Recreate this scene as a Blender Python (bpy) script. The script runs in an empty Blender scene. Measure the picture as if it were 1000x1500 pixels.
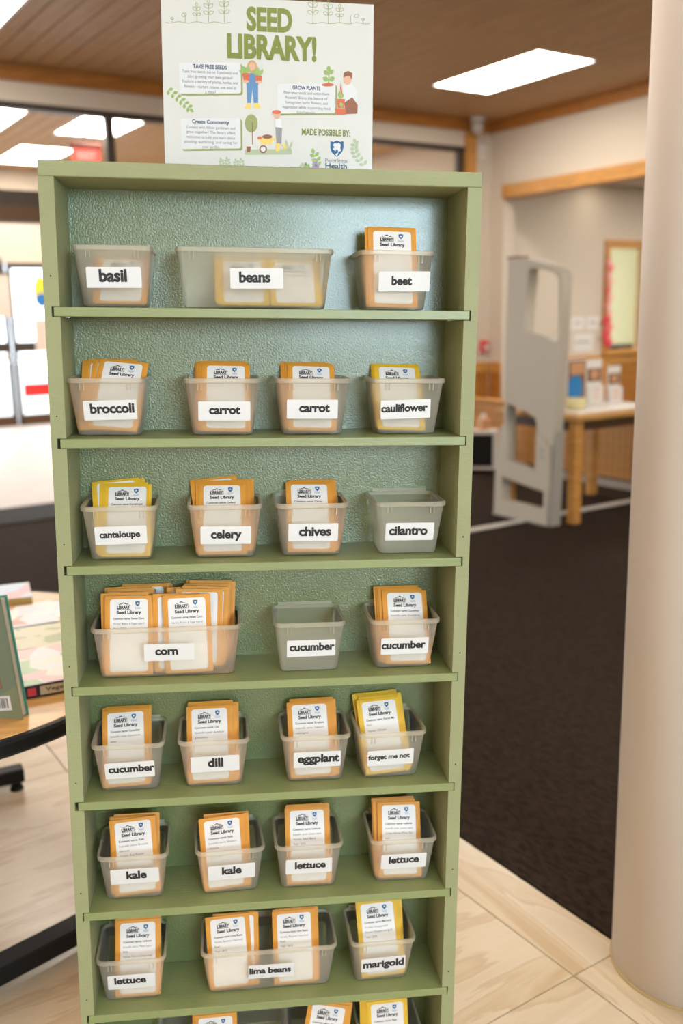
import bpy, bmesh, math, random
from mathutils import Matrix, Vector, Euler
random.seed(7)
D = bpy.data
SC = bpy.context.scene
COL = SC.collection
R = math.radians

# ------------------------------------------------------------------ camera
cam_d = D.cameras.new('camera')
cam = D.objects.new('camera', cam_d); COL.objects.link(cam)
cam.location = (-0.02777, -1.33112, 1.33196)
cam.rotation_euler = (1.363717, 0.0201795, -0.1265352)
cam_d.sensor_fit = 'VERTICAL'; cam_d.sensor_height = 36; cam_d.sensor_width = 24
cam_d.lens = 1383.55 * 36 / 1500
cam_d.clip_start = 0.05; cam_d.clip_end = 200
cam_d.dof.use_dof = True; cam_d.dof.focus_distance = 1.38; cam_d.dof.aperture_fstop = 3.0
SC.camera = cam

# ------------------------------------------------------------------ room frame, sky, lights, exposure
TH = R(26.1)                       # the room is turned against the bookcase
ROOM = Matrix.Rotation(TH, 4, 'Z')   # room x = along the glazed wall, room y = towards it
w = D.worlds.new('sky'); SC.world = w; w.use_nodes = True
bg = w.node_tree.nodes['Background']
bg.inputs[0].default_value = (0.80, 0.90, 1.0, 1); bg.inputs[1].default_value = 3.2

def area(name, loc, rot, sx, sy, power, col):
    l = D.lights.new(name, 'AREA'); l.shape = 'RECTANGLE'; l.size = sx; l.size_y = sy
    l.energy = power; l.color = col
    o = D.objects.new(name, l); COL.objects.link(o)
    o.matrix_world = ROOM @ Matrix.Translation(loc) @ Euler(rot).to_matrix().to_4x4()
    return o
# daylight coming in by the windows of the wall behind the camera and by the entrance doors
area('window_daylight', (-0.7, -4.45, 1.85), (R(90), 0, 0), 1.8, 1.05, 85, (0.60, 0.82, 1.0))
area('entrance_daylight', (3.0, 11.9, 1.1), (R(-90), 0, 0), 5.0, 2.0, 22, (0.9, 0.95, 1.0))
PANEL = 12.5                       # strength of the ceiling panels

SC.view_settings.view_transform = 'Standard'; SC.view_settings.look = 'None'
SC.view_settings.exposure = 0.92; SC.view_settings.gamma = 1.0
SC.view_settings.use_curve_mapping = False
SC.cycles.use_denoising = True
SC.cycles.max_bounces = 12; SC.cycles.transmission_bounces = 10; SC.cycles.transparent_max_bounces = 16
SC.cycles.diffuse_bounces = 5; SC.cycles.glossy_bounces = 4
SC.cycles.sample_clamp_indirect = 12
SC.cycles.use_adaptive_sampling = False

# ------------------------------------------------------------------ helpers
def setp(o, label=None, cat=None, group=None, kind=None):
    if label: o['label'] = label
    if cat: o['category'] = cat
    if group: o['group'] = group
    if kind: o['kind'] = kind
    return o

def link(name, me, parent=None, mats=None, loc=None, mw=None):
    if isinstance(me, bmesh.types.BMesh):
        bm = me; me = D.meshes.new(name)
        bm.normal_update(); bm.to_mesh(me); bm.free()
    o = D.objects.new(name, me); COL.objects.link(o)
    if mats is not None:
        if not isinstance(mats, (list, tuple)): mats = [mats]
        if len(me.materials) == 0:
            for m in mats: me.materials.append(m)
    if parent is not None: o.parent = parent
    if mw is not None:
        o.matrix_basis = mw
    elif loc is not None: o.location = loc
    return o

def empty(name, mw, label=None, cat=None, group=None, parent=None):
    o = D.objects.new(name, None); COL.objects.link(o)
    o.empty_display_size = 0.05
    if parent: o.parent = parent
    o.matrix_basis = mw
    return setp(o, label, cat, group)

def T(x, y, z): return Matrix.Translation((x, y, z))
def RZ(a): return Matrix.Rotation(R(a), 4, 'Z')
def RX(a): return Matrix.Rotation(R(a), 4, 'X')
def RY(a): return Matrix.Rotation(R(a), 4, 'Y')

def box(bm, x0, x1, y0, y1, z0, z1, mi=0, bev=0, seg=1):
    vs = [bm.verts.new((x, y, z)) for z in (z0, z1) for y in (y0, y1) for x in (x0, x1)]
    idx = [(0, 2, 3, 1), (4, 5, 7, 6), (0, 1, 5, 4), (2, 6, 7, 3), (0, 4, 6, 2), (1, 3, 7, 5)]
    fs = [bm.faces.new([vs[i] for i in f]) for f in idx]
    for f in fs: f.material_index = mi
    if bev:
        es = list({e for f in fs for e in f.edges})
        r = bmesh.ops.bevel(bm, geom=es, offset=bev, segments=seg, profile=0.5, affect='EDGES')
        for f in r['faces']: f.material_index = mi
    return vs

def bx(*a, **k):
    bm = bmesh.new(); box(bm, *a, **k); return bm

def poly(bm, pts, y0, y1=None, mi=0, axis='y'):
    """outline in the x-z plane; flat at y0, or extruded y0..y1"""
    def P(p, y): return (p[0], y, p[1]) if axis == 'y' else ((p[0], p[1], y) if axis == 'z' else (y, p[0], p[1]))
    a = [bm.verts.new(P(p, y0)) for p in pts]
    f = bm.faces.new(a); f.material_index = mi
    if y1 is not None:
        b = [bm.verts.new(P(p, y1)) for p in pts]
        f2 = bm.faces.new(b[::-1]); f2.material_index = mi
        n = len(pts)
        for i in range(n):
            f = bm.faces.new((a[i], b[i], b[(i + 1) % n], a[(i + 1) % n])); f.material_index = mi
    return bm

def rrect(w, h, r, n=4, cx=0, cy=0):
    pts = []
    for (sx, sy, a0) in ((1, 1, 0), (-1, 1, 90), (-1, -1, 180), (1, -1, 270)):
        for i in range(n + 1):
            a = R(a0 + 90 * i / n)
            pts.append((cx + sx * (w / 2 - r) + r * math.cos(a), cy + sy * (h / 2 - r) + r * math.sin(a)))
    return pts

def loft(bm, rings, close_start=True, close_end=True, mi=0, smooth=False):
    vr = [[bm.verts.new(p) for p in r] for r in rings]
    for a, b in zip(vr, vr[1:]):
        n = len(a)
        for i in range(n):
            f = bm.faces.new((a[i], a[(i + 1) % n], b[(i + 1) % n], b[i])); f.material_index = mi; f.smooth = smooth
    if close_start: bm.faces.new(vr[0][::-1]).material_index = mi
    if close_end: bm.faces.new(vr[-1]).material_index = mi
    return vr

def cyl(bm, c, r, h, n=24, r2=None, mi=0, axis='z', smooth=True):
    r2 = r if r2 is None else r2
    def P(a, rr, t):
        u, v = rr * math.cos(a), rr * math.sin(a)
        if axis == 'z': return (c[0] + u, c[1] + v, c[2] + t)
        if axis == 'y': return (c[0] + u, c[1] + t, c[2] + v)
        return (c[0] + t, c[1] + u, c[2] + v)
    loft(bm, [[P(2 * math.pi * i / n, rr, t) for i in range(n)] for rr, t in ((r, 0), (r2, h))], mi=mi, smooth=smooth)

def tube(bm, pts, r, n=6, mi=0):
    rings = []
    for i, p in enumerate(pts):
        p = Vector(p)
        d = (Vector(pts[min(i + 1, len(pts) - 1)]) - Vector(pts[max(i - 1, 0)])).normalized()
        u = d.cross(Vector((0.01, 1, 0.02))).normalized(); v = d.cross(u).normalized()
        rings.append([p + r * (math.cos(2 * math.pi * k / n) * u + math.sin(2 * math.pi * k / n) * v) for k in range(n)])
    loft(bm, rings, mi=mi)

# ------------------------------------------------------------------ materials
def mat(name, col, rough=0.6, spec=0.5, metal=0, bump=None, var=None, coat=0, emit=None):
    """bump=(kind, scale, strength[, stretch]); var=(scale, amount[, stretch, colour2])"""
    m = D.materials.new(name); m.use_nodes = True
    nt = m.node_tree; b = nt.nodes['Principled BSDF']
    b.inputs['Base Color'].default_value = (*col, 1)
    b.inputs['Roughness'].default_value = rough
    b.inputs['Specular IOR Level'].default_value = spec
    b.inputs['Metallic'].default_value = metal
    b.inputs['Coat Weight'].default_value = coat
    if emit:
        b.inputs['Emission Color'].default_value = (*emit[0], 1); b.inputs['Emission Strength'].default_value = emit[1]
    tc = None
    def coords(st):
        nonlocal tc
        tc = tc or nt.nodes.new('ShaderNodeTexCoord')
        mp = nt.nodes.new('ShaderNodeMapping'); mp.inputs['Scale'].default_value = st
        nt.links.new(tc.outputs['Object'], mp.inputs['Vector']); return mp.outputs[0]
    if var:
        st = var[2] if len(var) > 2 else (1, 1, 1)
        c2 = var[3] if len(var) > 3 else tuple(c * (1 - var[1]) for c in col)
        n = nt.nodes.new('ShaderNodeTexNoise'); n.inputs['Scale'].default_value = var[0]; n.inputs['Detail'].default_value = 5
        nt.links.new(coords(st), n.inputs['Vector'])
        mx = nt.nodes.new('ShaderNodeMix'); mx.data_type = 'RGBA'
        rp = nt.nodes.new('ShaderNodeMapRange'); rp.inputs[1].default_value = 0.35; rp.inputs[2].default_value = 0.65
        nt.links.new(n.outputs[0], rp.inputs[0]); nt.links.new(rp.outputs[0], mx.inputs[0])
        mx.inputs[6].default_value = (*col, 1); mx.inputs[7].default_value = (*c2, 1)
        nt.links.new(mx.outputs[2], b.inputs['Base Color'])
    if bump:
        st = bump[3] if len(bump) > 3 else (1, 1, 1)
        if bump[0] == 'noise':
            n = nt.nodes.new('ShaderNodeTexNoise'); n.inputs['Detail'].default_value = 4
        elif bump[0] == 'voronoi':
            n = nt.nodes.new('ShaderNodeTexVoronoi')
        else:
            n = nt.nodes.new('ShaderNodeTexWave'); n.inputs['Distortion'].default_value = 1.5
        n.inputs['Scale'].default_value = bump[1]
        nt.links.new(coords(st), n.inputs['Vector'])
        bp = nt.nodes.new('ShaderNodeBump'); bp.inputs['Strength'].default_value = bump[2]; bp.inputs['Distance'].default_value = 0.002
        nt.links.new(n.outputs[0], bp.inputs['Height']); nt.links.new(bp.outputs[0], b.inputs['Normal'])
    return m

def emis(name, col, s):
    m = D.materials.new(name); m.use_nodes = True; nt = m.node_tree; nt.nodes.clear()
    e = nt.nodes.new('ShaderNodeEmission'); e.inputs[0].default_value = (*col, 1); e.inputs[1].default_value = s
    o = nt.nodes.new('ShaderNodeOutputMaterial'); nt.links.new(e.outputs[0], o.inputs[0]); return m

def glass(name, tint=(1, 1, 1), refl=0.06, rough=0.02):
    m = D.materials.new(name); m.use_nodes = True; nt = m.node_tree; nt.nodes.clear()
    t = nt.nodes.new('ShaderNodeBsdfTransparent'); t.inputs[0].default_value = (*tint, 1)
    g = nt.nodes.new('ShaderNodeBsdfGlossy'); g.inputs['Roughness'].default_value = rough
    mx = nt.nodes.new('ShaderNodeMixShader'); mx.inputs[0].default_value = refl
    o = nt.nodes.new('ShaderNodeOutputMaterial')
    nt.links.new(t.outputs[0], mx.inputs[1]); nt.links.new(g.outputs[0], mx.inputs[2]); nt.links.new(mx.outputs[0], o.inputs[0])
    return m

def frosted():
    m = D.materials.new('frosted plastic'); m.use_nodes = True; nt = m.node_tree; nt.nodes.clear()
    N = nt.nodes.new; L = nt.links.new
    re = N('ShaderNodeBsdfRefraction'); re.inputs['Roughness'].default_value = 0.68; re.inputs['IOR'].default_value = 1.22
    re.inputs[0].default_value = (0.97, 0.96, 0.93, 1)
    tr = N('ShaderNodeBsdfTransparent'); tr.inputs[0].default_value = (0.96, 0.95, 0.92, 1)
    df = N('ShaderNodeBsdfDiffuse'); df.inputs[0].default_value = (0.97, 0.90, 0.75, 1)
    tl = N('ShaderNodeBsdfTranslucent'); tl.inputs[0].default_value = (0.97, 0.91, 0.77, 1)
    gl = N('ShaderNodeBsdfGlossy'); gl.inputs['Roughness'].default_value = 0.35
    fr = N('ShaderNodeLayerWeight'); fr.inputs[0].default_value = 0.12
    ge = N('ShaderNodeNewGeometry'); bf = N('ShaderNodeMapRange'); bf.inputs[3].default_value = 0.50; bf.inputs[4].default_value = 1.0
    L(ge.outputs['Backfacing'], bf.inputs[0])
    def mix(f, a, b):
        x = N('ShaderNodeMixShader')
        if isinstance(f, float): x.inputs[0].default_value = f
        else: L(f, x.inputs[0])
        L(a, x.inputs[1]); L(b, x.inputs[2]); return x.outputs[0]
    a = mix(bf.outputs[0], re.outputs[0], tr.outputs[0])
    d = mix(0.45, df.outputs[0], tl.outputs[0])
    b = mix(0.27, a, d)
    c = mix(fr.outputs[0], b, gl.outputs[0])
    o = N('ShaderNodeOutputMaterial'); L(c, o.inputs[0]); return m

def paint(name, col, rough, bscale, bstr, stretch=(1, 1, 1), spec=0.5):
    return mat(name, col, rough, spec, bump=('noise', bscale, bstr, stretch), var=(9, 0.07))

GREEN = (0.300, 0.312, 0.160)
M_front = paint('sage green brushed paint', GREEN, 0.58, 60, 0.30, (1, 1, 5), spec=.25)
M_shelf = paint('sage green shelf paint', (0.245, 0.280, 0.110), 0.42, 60, 0.25, (1, 5, 4), spec=.6)  # the front's green made darker, interior shade put into the colour
M_back = paint('sage green rolled paint', (0.130, 0.165, 0.054), 0.23, 380, 0.5, spec=.8)  # same green again, darkened further to carry the shade inside the case
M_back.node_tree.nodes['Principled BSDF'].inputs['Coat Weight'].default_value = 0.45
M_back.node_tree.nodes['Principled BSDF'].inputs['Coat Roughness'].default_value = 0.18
M_dark = mat('dark gap', (0.01, 0.01, 0.01), 0.9)
M_bin = frosted()
M_inner = glass('clear inner skin', (1, 1, 1), 0.0)
M_card = mat('white card', (0.70, 0.69, 0.675), 0.55)
M_ink = mat('black ink', (0.018, 0.015, 0.016), 0.6)
M_grey_ink = mat('grey ink', (0.09, 0.09, 0.10), 0.6)
M_teal = mat('blue ink', (0.010, 0.10, 0.25), 0.6)
M_teal2 = mat('light blue ink', (0.16, 0.34, 0.45), 0.6)
M_env = {'o': mat('orange kraft paper', (0.72, 0.30, 0.032), 0.6, var=(14, 0.14), bump=('noise', 300, 0.15)),
         'y': mat('yellow kraft paper', (0.78, 0.46, 0.022), 0.6, var=(14, 0.12), bump=('noise', 300, 0.15))}
M_stick = mat('white sticker paper', (0.76, 0.72, 0.69), 0.5)
M_wood = mat('orange stained wood', (0.52, 0.205, 0.04), 0.4, var=(5, .3, (1, 8, 8)))
M_oak = mat('honey oak', (0.66, 0.31, 0.075), 0.4, var=(6, .28, (1, 1, 9)))
M_oak_top = mat('honey oak table top', (0.62, 0.33, 0.10), 0.3, var=(7, .25, (1, 9, 9)))
M_cream = mat('cream painted wall', (0.66, 0.57, 0.465), 0.8, bump=('noise', 200, .05))
M_white = mat('white wall paint', (0.78, 0.73, 0.67), 0.8)
M_brown = mat('dark bronze frame', (0.045, 0.030, 0.022), 0.4)
M_brown2 = mat('brown stained beam', (0.085, 0.038, 0.014), 0.5)
M_black = mat('black powder coat', (0.010, 0.009, 0.009), 0.5, 0.2)
M_grey = mat('beige grey moulded plastic', (0.50, 0.445, 0.36), 0.5)
M_grey2 = mat('darker beige grey plastic', (0.36, 0.335, 0.29), 0.5)
M_red = mat('red plastic', (0.65, 0.02, 0.02), 0.4)
M_glass = glass('window glass', (0.97, 0.98, 0.98), 0.07)
M_acryl = glass('clear acrylic', (0.985, 0.99, 0.99), 0.012, 0.08)

# ------------------------------------------------------------------ text
def text_mesh(body, width=None, height=None, bold=0.0, size=1.0, space=1.0, align='CENTER'):
    cu = D.curves.new('t', 'FONT'); cu.body = body; cu.size = 1; cu.offset = bold
    cu.space_character = space; cu.resolution_u = 3; cu.align_x = 'LEFT'; cu.fill_mode = 'FRONT'
    o = D.objects.new('t', cu); COL.objects.link(o)
    dg = bpy.context.evaluated_depsgraph_get(); dg.update()
    me = D.meshes.new_from_object(o.evaluated_get(dg))
    D.objects.remove(o); D.curves.remove(cu)
    if len(me.vertices) == 0: return me
    xs = [v.co.x for v in me.vertices]; ys = [v.co.y for v in me.vertices]
    w_ = max(xs) - min(xs)
    sx = width / w_ if width else size
    sy = height / (max(ys) - min(ys)) if height else (sx if width and size == 1.0 else size)
    ox = (max(xs) + min(xs)) / 2 if align == 'CENTER' else min(xs)
    oy = (max(ys) + min(ys)) / 2 if height else 0.26
    for v in me.vertices:   # stands in the x-z plane facing -y
        v.co = Vector(((v.co.x - ox) * sx, 0, (v.co.y - oy) * sy))
    me.name = 'lettering'
    return me

def joined(parts):
    """[(mesh, x, z, y, material_index)] -> one bmesh"""
    bm = bmesh.new()
    for me, x, z, y, mi in parts:
        n0 = len(bm.faces); v0 = len(bm.verts)
        bm.from_mesh(me); bm.verts.ensure_lookup_table(); bm.faces.ensure_lookup_table()
        for v in bm.verts[v0:]: v.co += Vector((x, y, z))
        for f in bm.faces[n0:]: f.material_index = mi
    return bm

# ================================================================== SETTING
CH = 3.16          # ceiling height
WA = 6.32          # glazed wall (room y)
WB = 6.15          # wall on the right (room x)
def struct(name, bm, m, parent=None, **k):
    o = link(name, bm, parent, m, mw=(ROOM if parent is None else None), **k)
    if parent is None: o['kind'] = 'structure'
    return o

# --- floor: stone tiles, carpet, vestibule floor
def stone():
    m = D.materials.new('travertine'); m.use_nodes = True; nt = m.node_tree; b = nt.nodes['Principled BSDF']
    N = nt.nodes.new; L = nt.links.new
    tc = N('ShaderNodeTexCoord'); oi = N('ShaderNodeObjectInfo')
    mp = N('ShaderNodeMapping'); mp.inputs['Scale'].default_value = (0.9, 6.5, 1)
    ad = N('ShaderNodeVectorMath'); ad.operation = 'ADD'
    ml = N('ShaderNodeVectorMath'); ml.operation = 'SCALE'; ml.inputs[3].default_value = 9.0
    cb = N('ShaderNodeCombineXYZ'); L(oi.outputs['Random'], cb.inputs[0]); L(oi.outputs['Random'], cb.inputs[1]); L(cb.outputs[0], ml.inputs[0])
    L(tc.outputs['Object'], mp.inputs[0]); L(mp.outputs[0], ad.inputs[0]); L(ml.outputs[0], ad.inputs[1])
    n = N('ShaderNodeTexNoise'); n.inputs['Scale'].default_value = 1.6; n.inputs['Detail'].default_value = 8; n.inputs['Distortion'].default_value = 0.7
    L(ad.outputs[0], n.inputs['Vector'])
    cr = N('ShaderNodeValToRGB'); e = cr.color_ramp.elements
    e[0].position = 0.30; e[0].color = (0.48, 0.34, 0.20, 1); e[1].position = 0.70; e[1].color = (0.66, 0.56, 0.42, 1)
    for p, c in ((0.40, (0.58, 0.46, 0.31, 1)), (0.465, (0.50, 0.375, 0.24, 1)), (0.485, (0.61, 0.50, 0.36, 1)), (0.58, (0.57, 0.46, 0.32, 1))):
        x = e.new(p); x.color = c
    L(n.outputs[0], cr.inputs[0]); L(cr.outputs[0], b.inputs['Base Color'])
    b.inputs['Roughness'].default_value = 0.28
    return m
M_stone = stone()
M_carpet = mat('dark brown carpet', (0.036, 0.0225, 0.0145), 0.95, 0.1, bump=('noise', 420, 1.0, (1, 0.35, 1)), var=(120, .55, (1, .3, 1)))
floor = struct('floor', bx(-4.2, 12, -4.7, 12.2, -0.12, -0.012), mat('grout and slab', (0.30, 0.24, 0.17), 0.9))
CE = 0.844        # carpet edge (room x)
def tile(name, x0, x1, y0, y1, m, turned=False):
    cx, cy = (x0 + x1) / 2, (y0 + y1) / 2; g = 0.0011
    hx, hy = (x1 - x0) / 2 - g, (y1 - y0) / 2 - g
    if turned: bm = bx(-hy, hy, -hx, hx, -0.012, 0, bev=0.0012)
    else: bm = bx(-hx, hx, -hy, hy, -0.012, 0, bev=0.0012)
    return link(name, bm, floor, m, mw=T(cx, cy, 0) @ RZ(90 if turned else 0))
ys = [-4.6 + 0.86 * i for i in range(0, 9)]
BY = -0.015 + 0.0
joints = [BY - 0.92 * 5, BY - 0.92 * 4, BY - 0.92 * 3, BY - 0.92 * 2, BY - 0.92, BY, BY + 1.5, 2.66]
for a, b in zip(joints, joints[1:]):
    tile('tile', CE - 0.15, CE, a, b, M_stone, True)                 # border strip along the carpet
xs_ = [CE - 0.15, .12, -.53] + [-.53 - 0.61 * i for i in range(1, 7)]
for i, (x1, x0) in enumerate(zip(xs_, xs_[1:])):
    off = 0
    for a, b in zip(joints, joints[1:]):
        tile('tile', x0, x1, a, b, M_stone)
struct('floor_carpet', bx(CE + 0.002, 6.1, -4.6, 5.15, -0.012, 0.003), M_carpet, floor)
struct('floor_carpet', bx(-4.2, CE, 2.665, 5.15, -0.012, 0.003), M_carpet, floor)
M_mat = mat('black entrance mat', (0.012, 0.011, 0.010), 0.95, bump=('noise', 300, .6))
setp(link('entrance_mat', bx(-2.0, 4.7, 5.16, 5.72, -0.01, 0.012, bev=.003), None, M_mat, mw=ROOM),
     'long black mat lying before the glazed entrance wall', 'mat')
M_vest = mat('pale vestibule terrazzo', (0.46, 0.385, 0.335), 0.5, var=(3, .08))
struct('floor_tiles_vestibule', bx(-4.2, 6.1, 5.725, 12, -0.012, 0.002), M_vest, floor)
struct('floor_carpet', bx(6.1, 11, -4.6, WA, -0.012, 0.003), M_carpet, floor)

# --- ceiling: boards with grooves between them
ceil = struct('ceiling', bx(-4.2, 12, -4.7, 12.2, CH + 0.012, CH + 0.10), mat('shadow gap behind the boards', (0.10, 0.055, 0.03), 0.9))
M_board = mat('brown timber ceiling board', (0.56, 0.33, 0.155), 0.55, var=(3.5, .18, (6, .5, 1)))
PITCH = 0.155; SEAM = 1.525
LIGHTS = [(4.63, 4.14), (0.575, 4.40), (0.575, 0.35), (4.63, 0.35), (0.575, -3.7), (4.63, -3.7), (-3.2, 0.35), (-3.2, -3.7),  # panels on the camera side are out of view, added for lighting
          (1.42, 7.85), (2.42, 9.6), (2.52, 7.55), (-1.5, 7.85), (4.6, 8.0)]
LW, LL = 0.62, 1.23
board_me = None
def cut(x0, x1, y0, y1):
    """pieces (x0, x1, y0, y1) of one board left free by the light openings"""
    segs = [(x0, x1, y0, y1)]
    for lx, ly in LIGHTS:
        a0, a1, c0, c1 = lx - .004, lx + LW + .004, ly - .004, ly + LL + .004
        out = []
        for p, q, a, b in segs:
            if q <= a0 or p >= a1 or b <= c0 or a >= c1: out.append((p, q, a, b)); continue
            if a < c0: out.append((p, q, a, c0))
            if b > c1: out.append((p, q, c1, b))
            m0, m1 = max(a, c0), min(b, c1)
            if p < a0 - .012: out.append((p, a0, m0, m1))
            if q > a1 + .012: out.append((a1, q, m0, m1))
        segs = out
    return segs
near = []; far = bmesh.new(); meshes = {}
ny = [(3.925 + SEAM * k) for k in range(-6, 6)]
cells = []
for k in range(len(ny) - 1):
    i = 0; x = -4.1
    while x < 9.0:
        cells.append((x, x + PITCH, ny[k], ny[k + 1])); x += PITCH
def visible(c):
    y = (c[2] + c[3]) / 2; x = (c[0] + c[1]) / 2
    return 2.3 < y < 9.4 and (x + 0.45) > -0.05 * y + 0.3 and x < 0.2 + 1.05 * y and x < 6.2 and not (y > 6.5 and x > 3.6)
for c in cells:
    for p, q, a, b in cut(c[0], c[0] + PITCH - .010, c[2], c[3]):
        if b - a < 0.03: continue
        if visible(c) and len(near) < 295:
            key = (round(b - a, 3), round(q - p, 3))
            if key not in meshes:
                me = D.meshes.new('board'); bm = bx(0, q - p, 0.002, b - a - 0.004, 0, 0.012, bev=0.002)
                bm.to_mesh(me); bm.free(); me.materials.append(M_board); meshes[key] = me
            o = D.objects.new('board', meshes[key]); COL.objects.link(o); o.parent = ceil; o.location = (p, a, CH); near.append(o)
        else:
            box(far, p, q, a + 0.002, b - 0.004, CH, CH + 0.012)
o = link('boards', far, ceil, M_board); o['kind'] = 'stuff'

# --- ceiling light panels
M_panel = emis('lit diffuser', (1.0, 0.93, 0.82), PANEL)
M_frame = mat('white light frame', (0.8, 0.78, 0.74), 0.5)
LAB = ['lit rectangular ceiling panel between poster and column, above the security gate', 'lit ceiling panel cut by the top left corner of the picture',
       'lit ceiling panel over the bookcase, above the frame', 'lit ceiling panel over the carpet right of the column', 'lit ceiling panel behind the camera, nearest the daylight window',
       'lit ceiling panel in the far right corner behind the camera', 'lit ceiling panel over the far left of the room', 'lit ceiling panel in the far left corner behind the camera',
       'lit ceiling panel at the left edge, seen through the glass above the doors', 'lit ceiling panel left of the exit sign, the farthest beyond the glass',
       'lit ceiling panel crossed by the dark mullion above the exit sign', 'lit ceiling panel beyond the glass, outside the picture to the left', 'lit ceiling panel beyond the glass, hidden behind the poster']
for i, (lx, ly) in enumerate(LIGHTS):
    lab = LAB[i]
    r = empty('ceiling_light', ROOM @ T(lx, ly, CH), lab, 'ceiling light', 'ceiling light panels')
    bm = bmesh.new()
    for a in ((0, LW, 0, 0.018), (0, LW, LL - 0.018, LL), (0, 0.018, 0.018, LL - 0.018), (LW - 0.018, LW, 0.018, LL - 0.018)):
        box(bm, *a, -0.004, 0.03)
    link('frame', bm, r, M_frame)
    link('diffuser', bx(0.018, LW - 0.018, 0.018, LL - 0.018, 0.004, 0.012), r, M_panel)

# --- walls
def wallbox(name, x0, x1, y0, y1, z0, z1, m=None, parent=None):
    return struct(name, bx(x0, x1, y0, y1, z0, z1), m or M_cream, parent)
# glazed wall (room y = WA)
wt = 0.12
wm = wallbox('wall_back', -4.2, 5.81, WA, WA + wt, 2.905, 3.05)                      # pale band above the glass
struct('trim_1', bx(-4.2, WB, WA - 0.035, WA + wt, 3.05, CH - .001), M_wood)           # stained fascia
struct('trim_2', bx(5.81, 5.94, WA - 0.03, WA + wt, 0, 3.05), M_oak)                 # stained corner post
struct('wall_back', bx(5.94, WB + 0.02, WA, WA + wt, 0, 3.05), M_cream)
wf = struct('window_1', bx(-4.2, 5.81, WA - 0.01, WA + 0.07, 2.86, 2.905), M_brown)
for x in (-3.2, -1.0, 0.2, 2.17, 3.4, 4.6, 5.73):
    link('mullion', bx(x, x + 0.07, WA, WA + 0.06, 2.28, 2.86, bev=.004), wf, M_brown)
for a, b in ((-3.13, -1.0), (-0.93, 0.2), (0.27, 2.17), (2.24, 3.4), (3.47, 4.6), (4.67, 5.73)):
    link('pane', bx(a, b, WA + 0.02, WA + 0.028, 2.28, 2.86), wf, M_glass)
struct('trim_3', bx(-4.2, 5.81, WA - 0.03, WA + 0.10, 2.165, 2.28), M_brown)          # header over the doors, dark upper half
struct('trim_4', bx(-4.2, 5.81, WA - 0.05, WA + 0.10, 2.05, 2.165), M_brown2)
for x in (-1.2, 3.5, 4.6, 5.73):
    struct('trim_5', bx(x, x + 0.07, WA, WA + 0.08, 0, 2.05), M_brown)
struct('wall_back', bx(4.0, 5.73, WA + 0.01, WA + 0.05, 0, 2.05), M_cream)
# right wall, with the wide opening
struct('wall_right', bx(WB, WB + 0.15, 6.12, WA + 0.0, 0, 3.05), M_cream)
struct('wall_right', bx(WB, WB + 0.15, -4.6, 6.12, 2.54, 3.05), M_cream)
struct('wall_right', bx(WB, WB + 0.15, -4.6, 2.2, 0, 2.54), M_cream)
struct('trim_6', bx(WB - 0.03, WB + 0.15, -4.6, WA - .035, 3.05, CH - .001), M_wood)
struct('trim_7', bx(WB - 0.025, WB + 0.17, 2.2, 6.12, 2.42, 2.54), M_oak)             # header of the opening
wn = struct('trim_8', bx(WB - 0.02, WB, 6.12, WA - 0.03, 0.70, 0.81), M_oak)
struct('trim_9', bx(WB - 0.012, WB, 6.12, WA - 0.03, 0.0, 0.70), M_wood)
struct('trim_13', bx(5.94, WB - .02, WA - 0.02, WA, 0.70, 0.81), M_oak)
struct('trim_14', bx(5.94, WB - .012, WA - 0.012, WA, 0.0, 0.70), M_wood)
# recess behind the opening
struct('wall_recess', bx(WB + .02, 7.88, WA, WA + 0.12, 0, CH), M_cream)
struct('wall_recess', bx(8.55, 11, WA, WA + 0.12, 0, CH), M_cream)
struct('wall_recess', bx(7.88, 8.55, WA, WA + 0.12, 2.05, CH), M_cream)
struct('wall_recess', bx(7.88, 8.55, WA, WA + 0.12, 0, 0.80), M_cream)
struct('wall_recess', bx(10.9, 11, 1.5, WA, 0, CH), M_cream)
struct('wall_recess', bx(WB + .15, 11, 1.5, 1.6, 0, CH), M_cream)
struct('ceiling_recess', bx(WB + .15, 11, 1.5, WA, 2.66, 2.70), mat('recess ceiling paint', (0.74, 0.70, 0.64), .8))
struct('trim_10', bx(WB + .02, 11, WA - 0.035, WA, 0.70, 0.81), M_oak)
tp = struct('trim_11', bx(WB + .02, 11, WA - 0.012, WA - .006, 0.0, 0.70), M_brown2)
for k in range(12):
    link('panel', bx(WB + .03 + k * .4, WB + .42 + k * .4, WA - .022, WA - .012, 0.1, 0.69, bev=.003), tp, M_wood)
w2 = struct('window_2', bx(7.88, 8.55, WA + 0.055, WA + .06, 0.84, 2.05), M_glass)
for a in ((7.86, 7.93, 0.81, 2.08), (8.50, 8.57, 0.81, 2.08)):
    link('window_frame', bx(a[0], a[1], WA - 0.03, WA + .02, a[2], a[3], bev=.004), w2, M_oak)
link('window_frame', bx(7.93, 8.50, WA - 0.03, WA + .02, 1.99, 2.08, bev=.004), w2, M_oak)
link('window_sill', bx(7.86, 8.57, WA - 0.06, WA + .05, 0.80, 0.86, bev=.004), w2, M_oak)
# room seen through that window
M_green_wall = mat('pale green office wall', (0.74, 0.74, 0.54), 0.8)
struct('wall_office', bx(6.5, 12, 9.0, 9.1, 0, 2.7), M_green_wall)
struct('wall_office', bx(6.4, 6.5, WA + .12, 9.1, 0, 2.7), M_green_wall)
struct('wall_office', bx(12, 12.1, WA, 9.1, 0, 2.7), M_green_wall)  # unseen end wall, added to stop sky light leaking into the office
struct('ceiling_office', bx(6.4, 12, WA + .12, 9.1, 2.66, 2.7), M_white)
# camera-side and left shell
wl = struct('wall_left', bx(-4.3, -4.2, -4.6, WA, 0, CH), M_cream)
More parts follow.
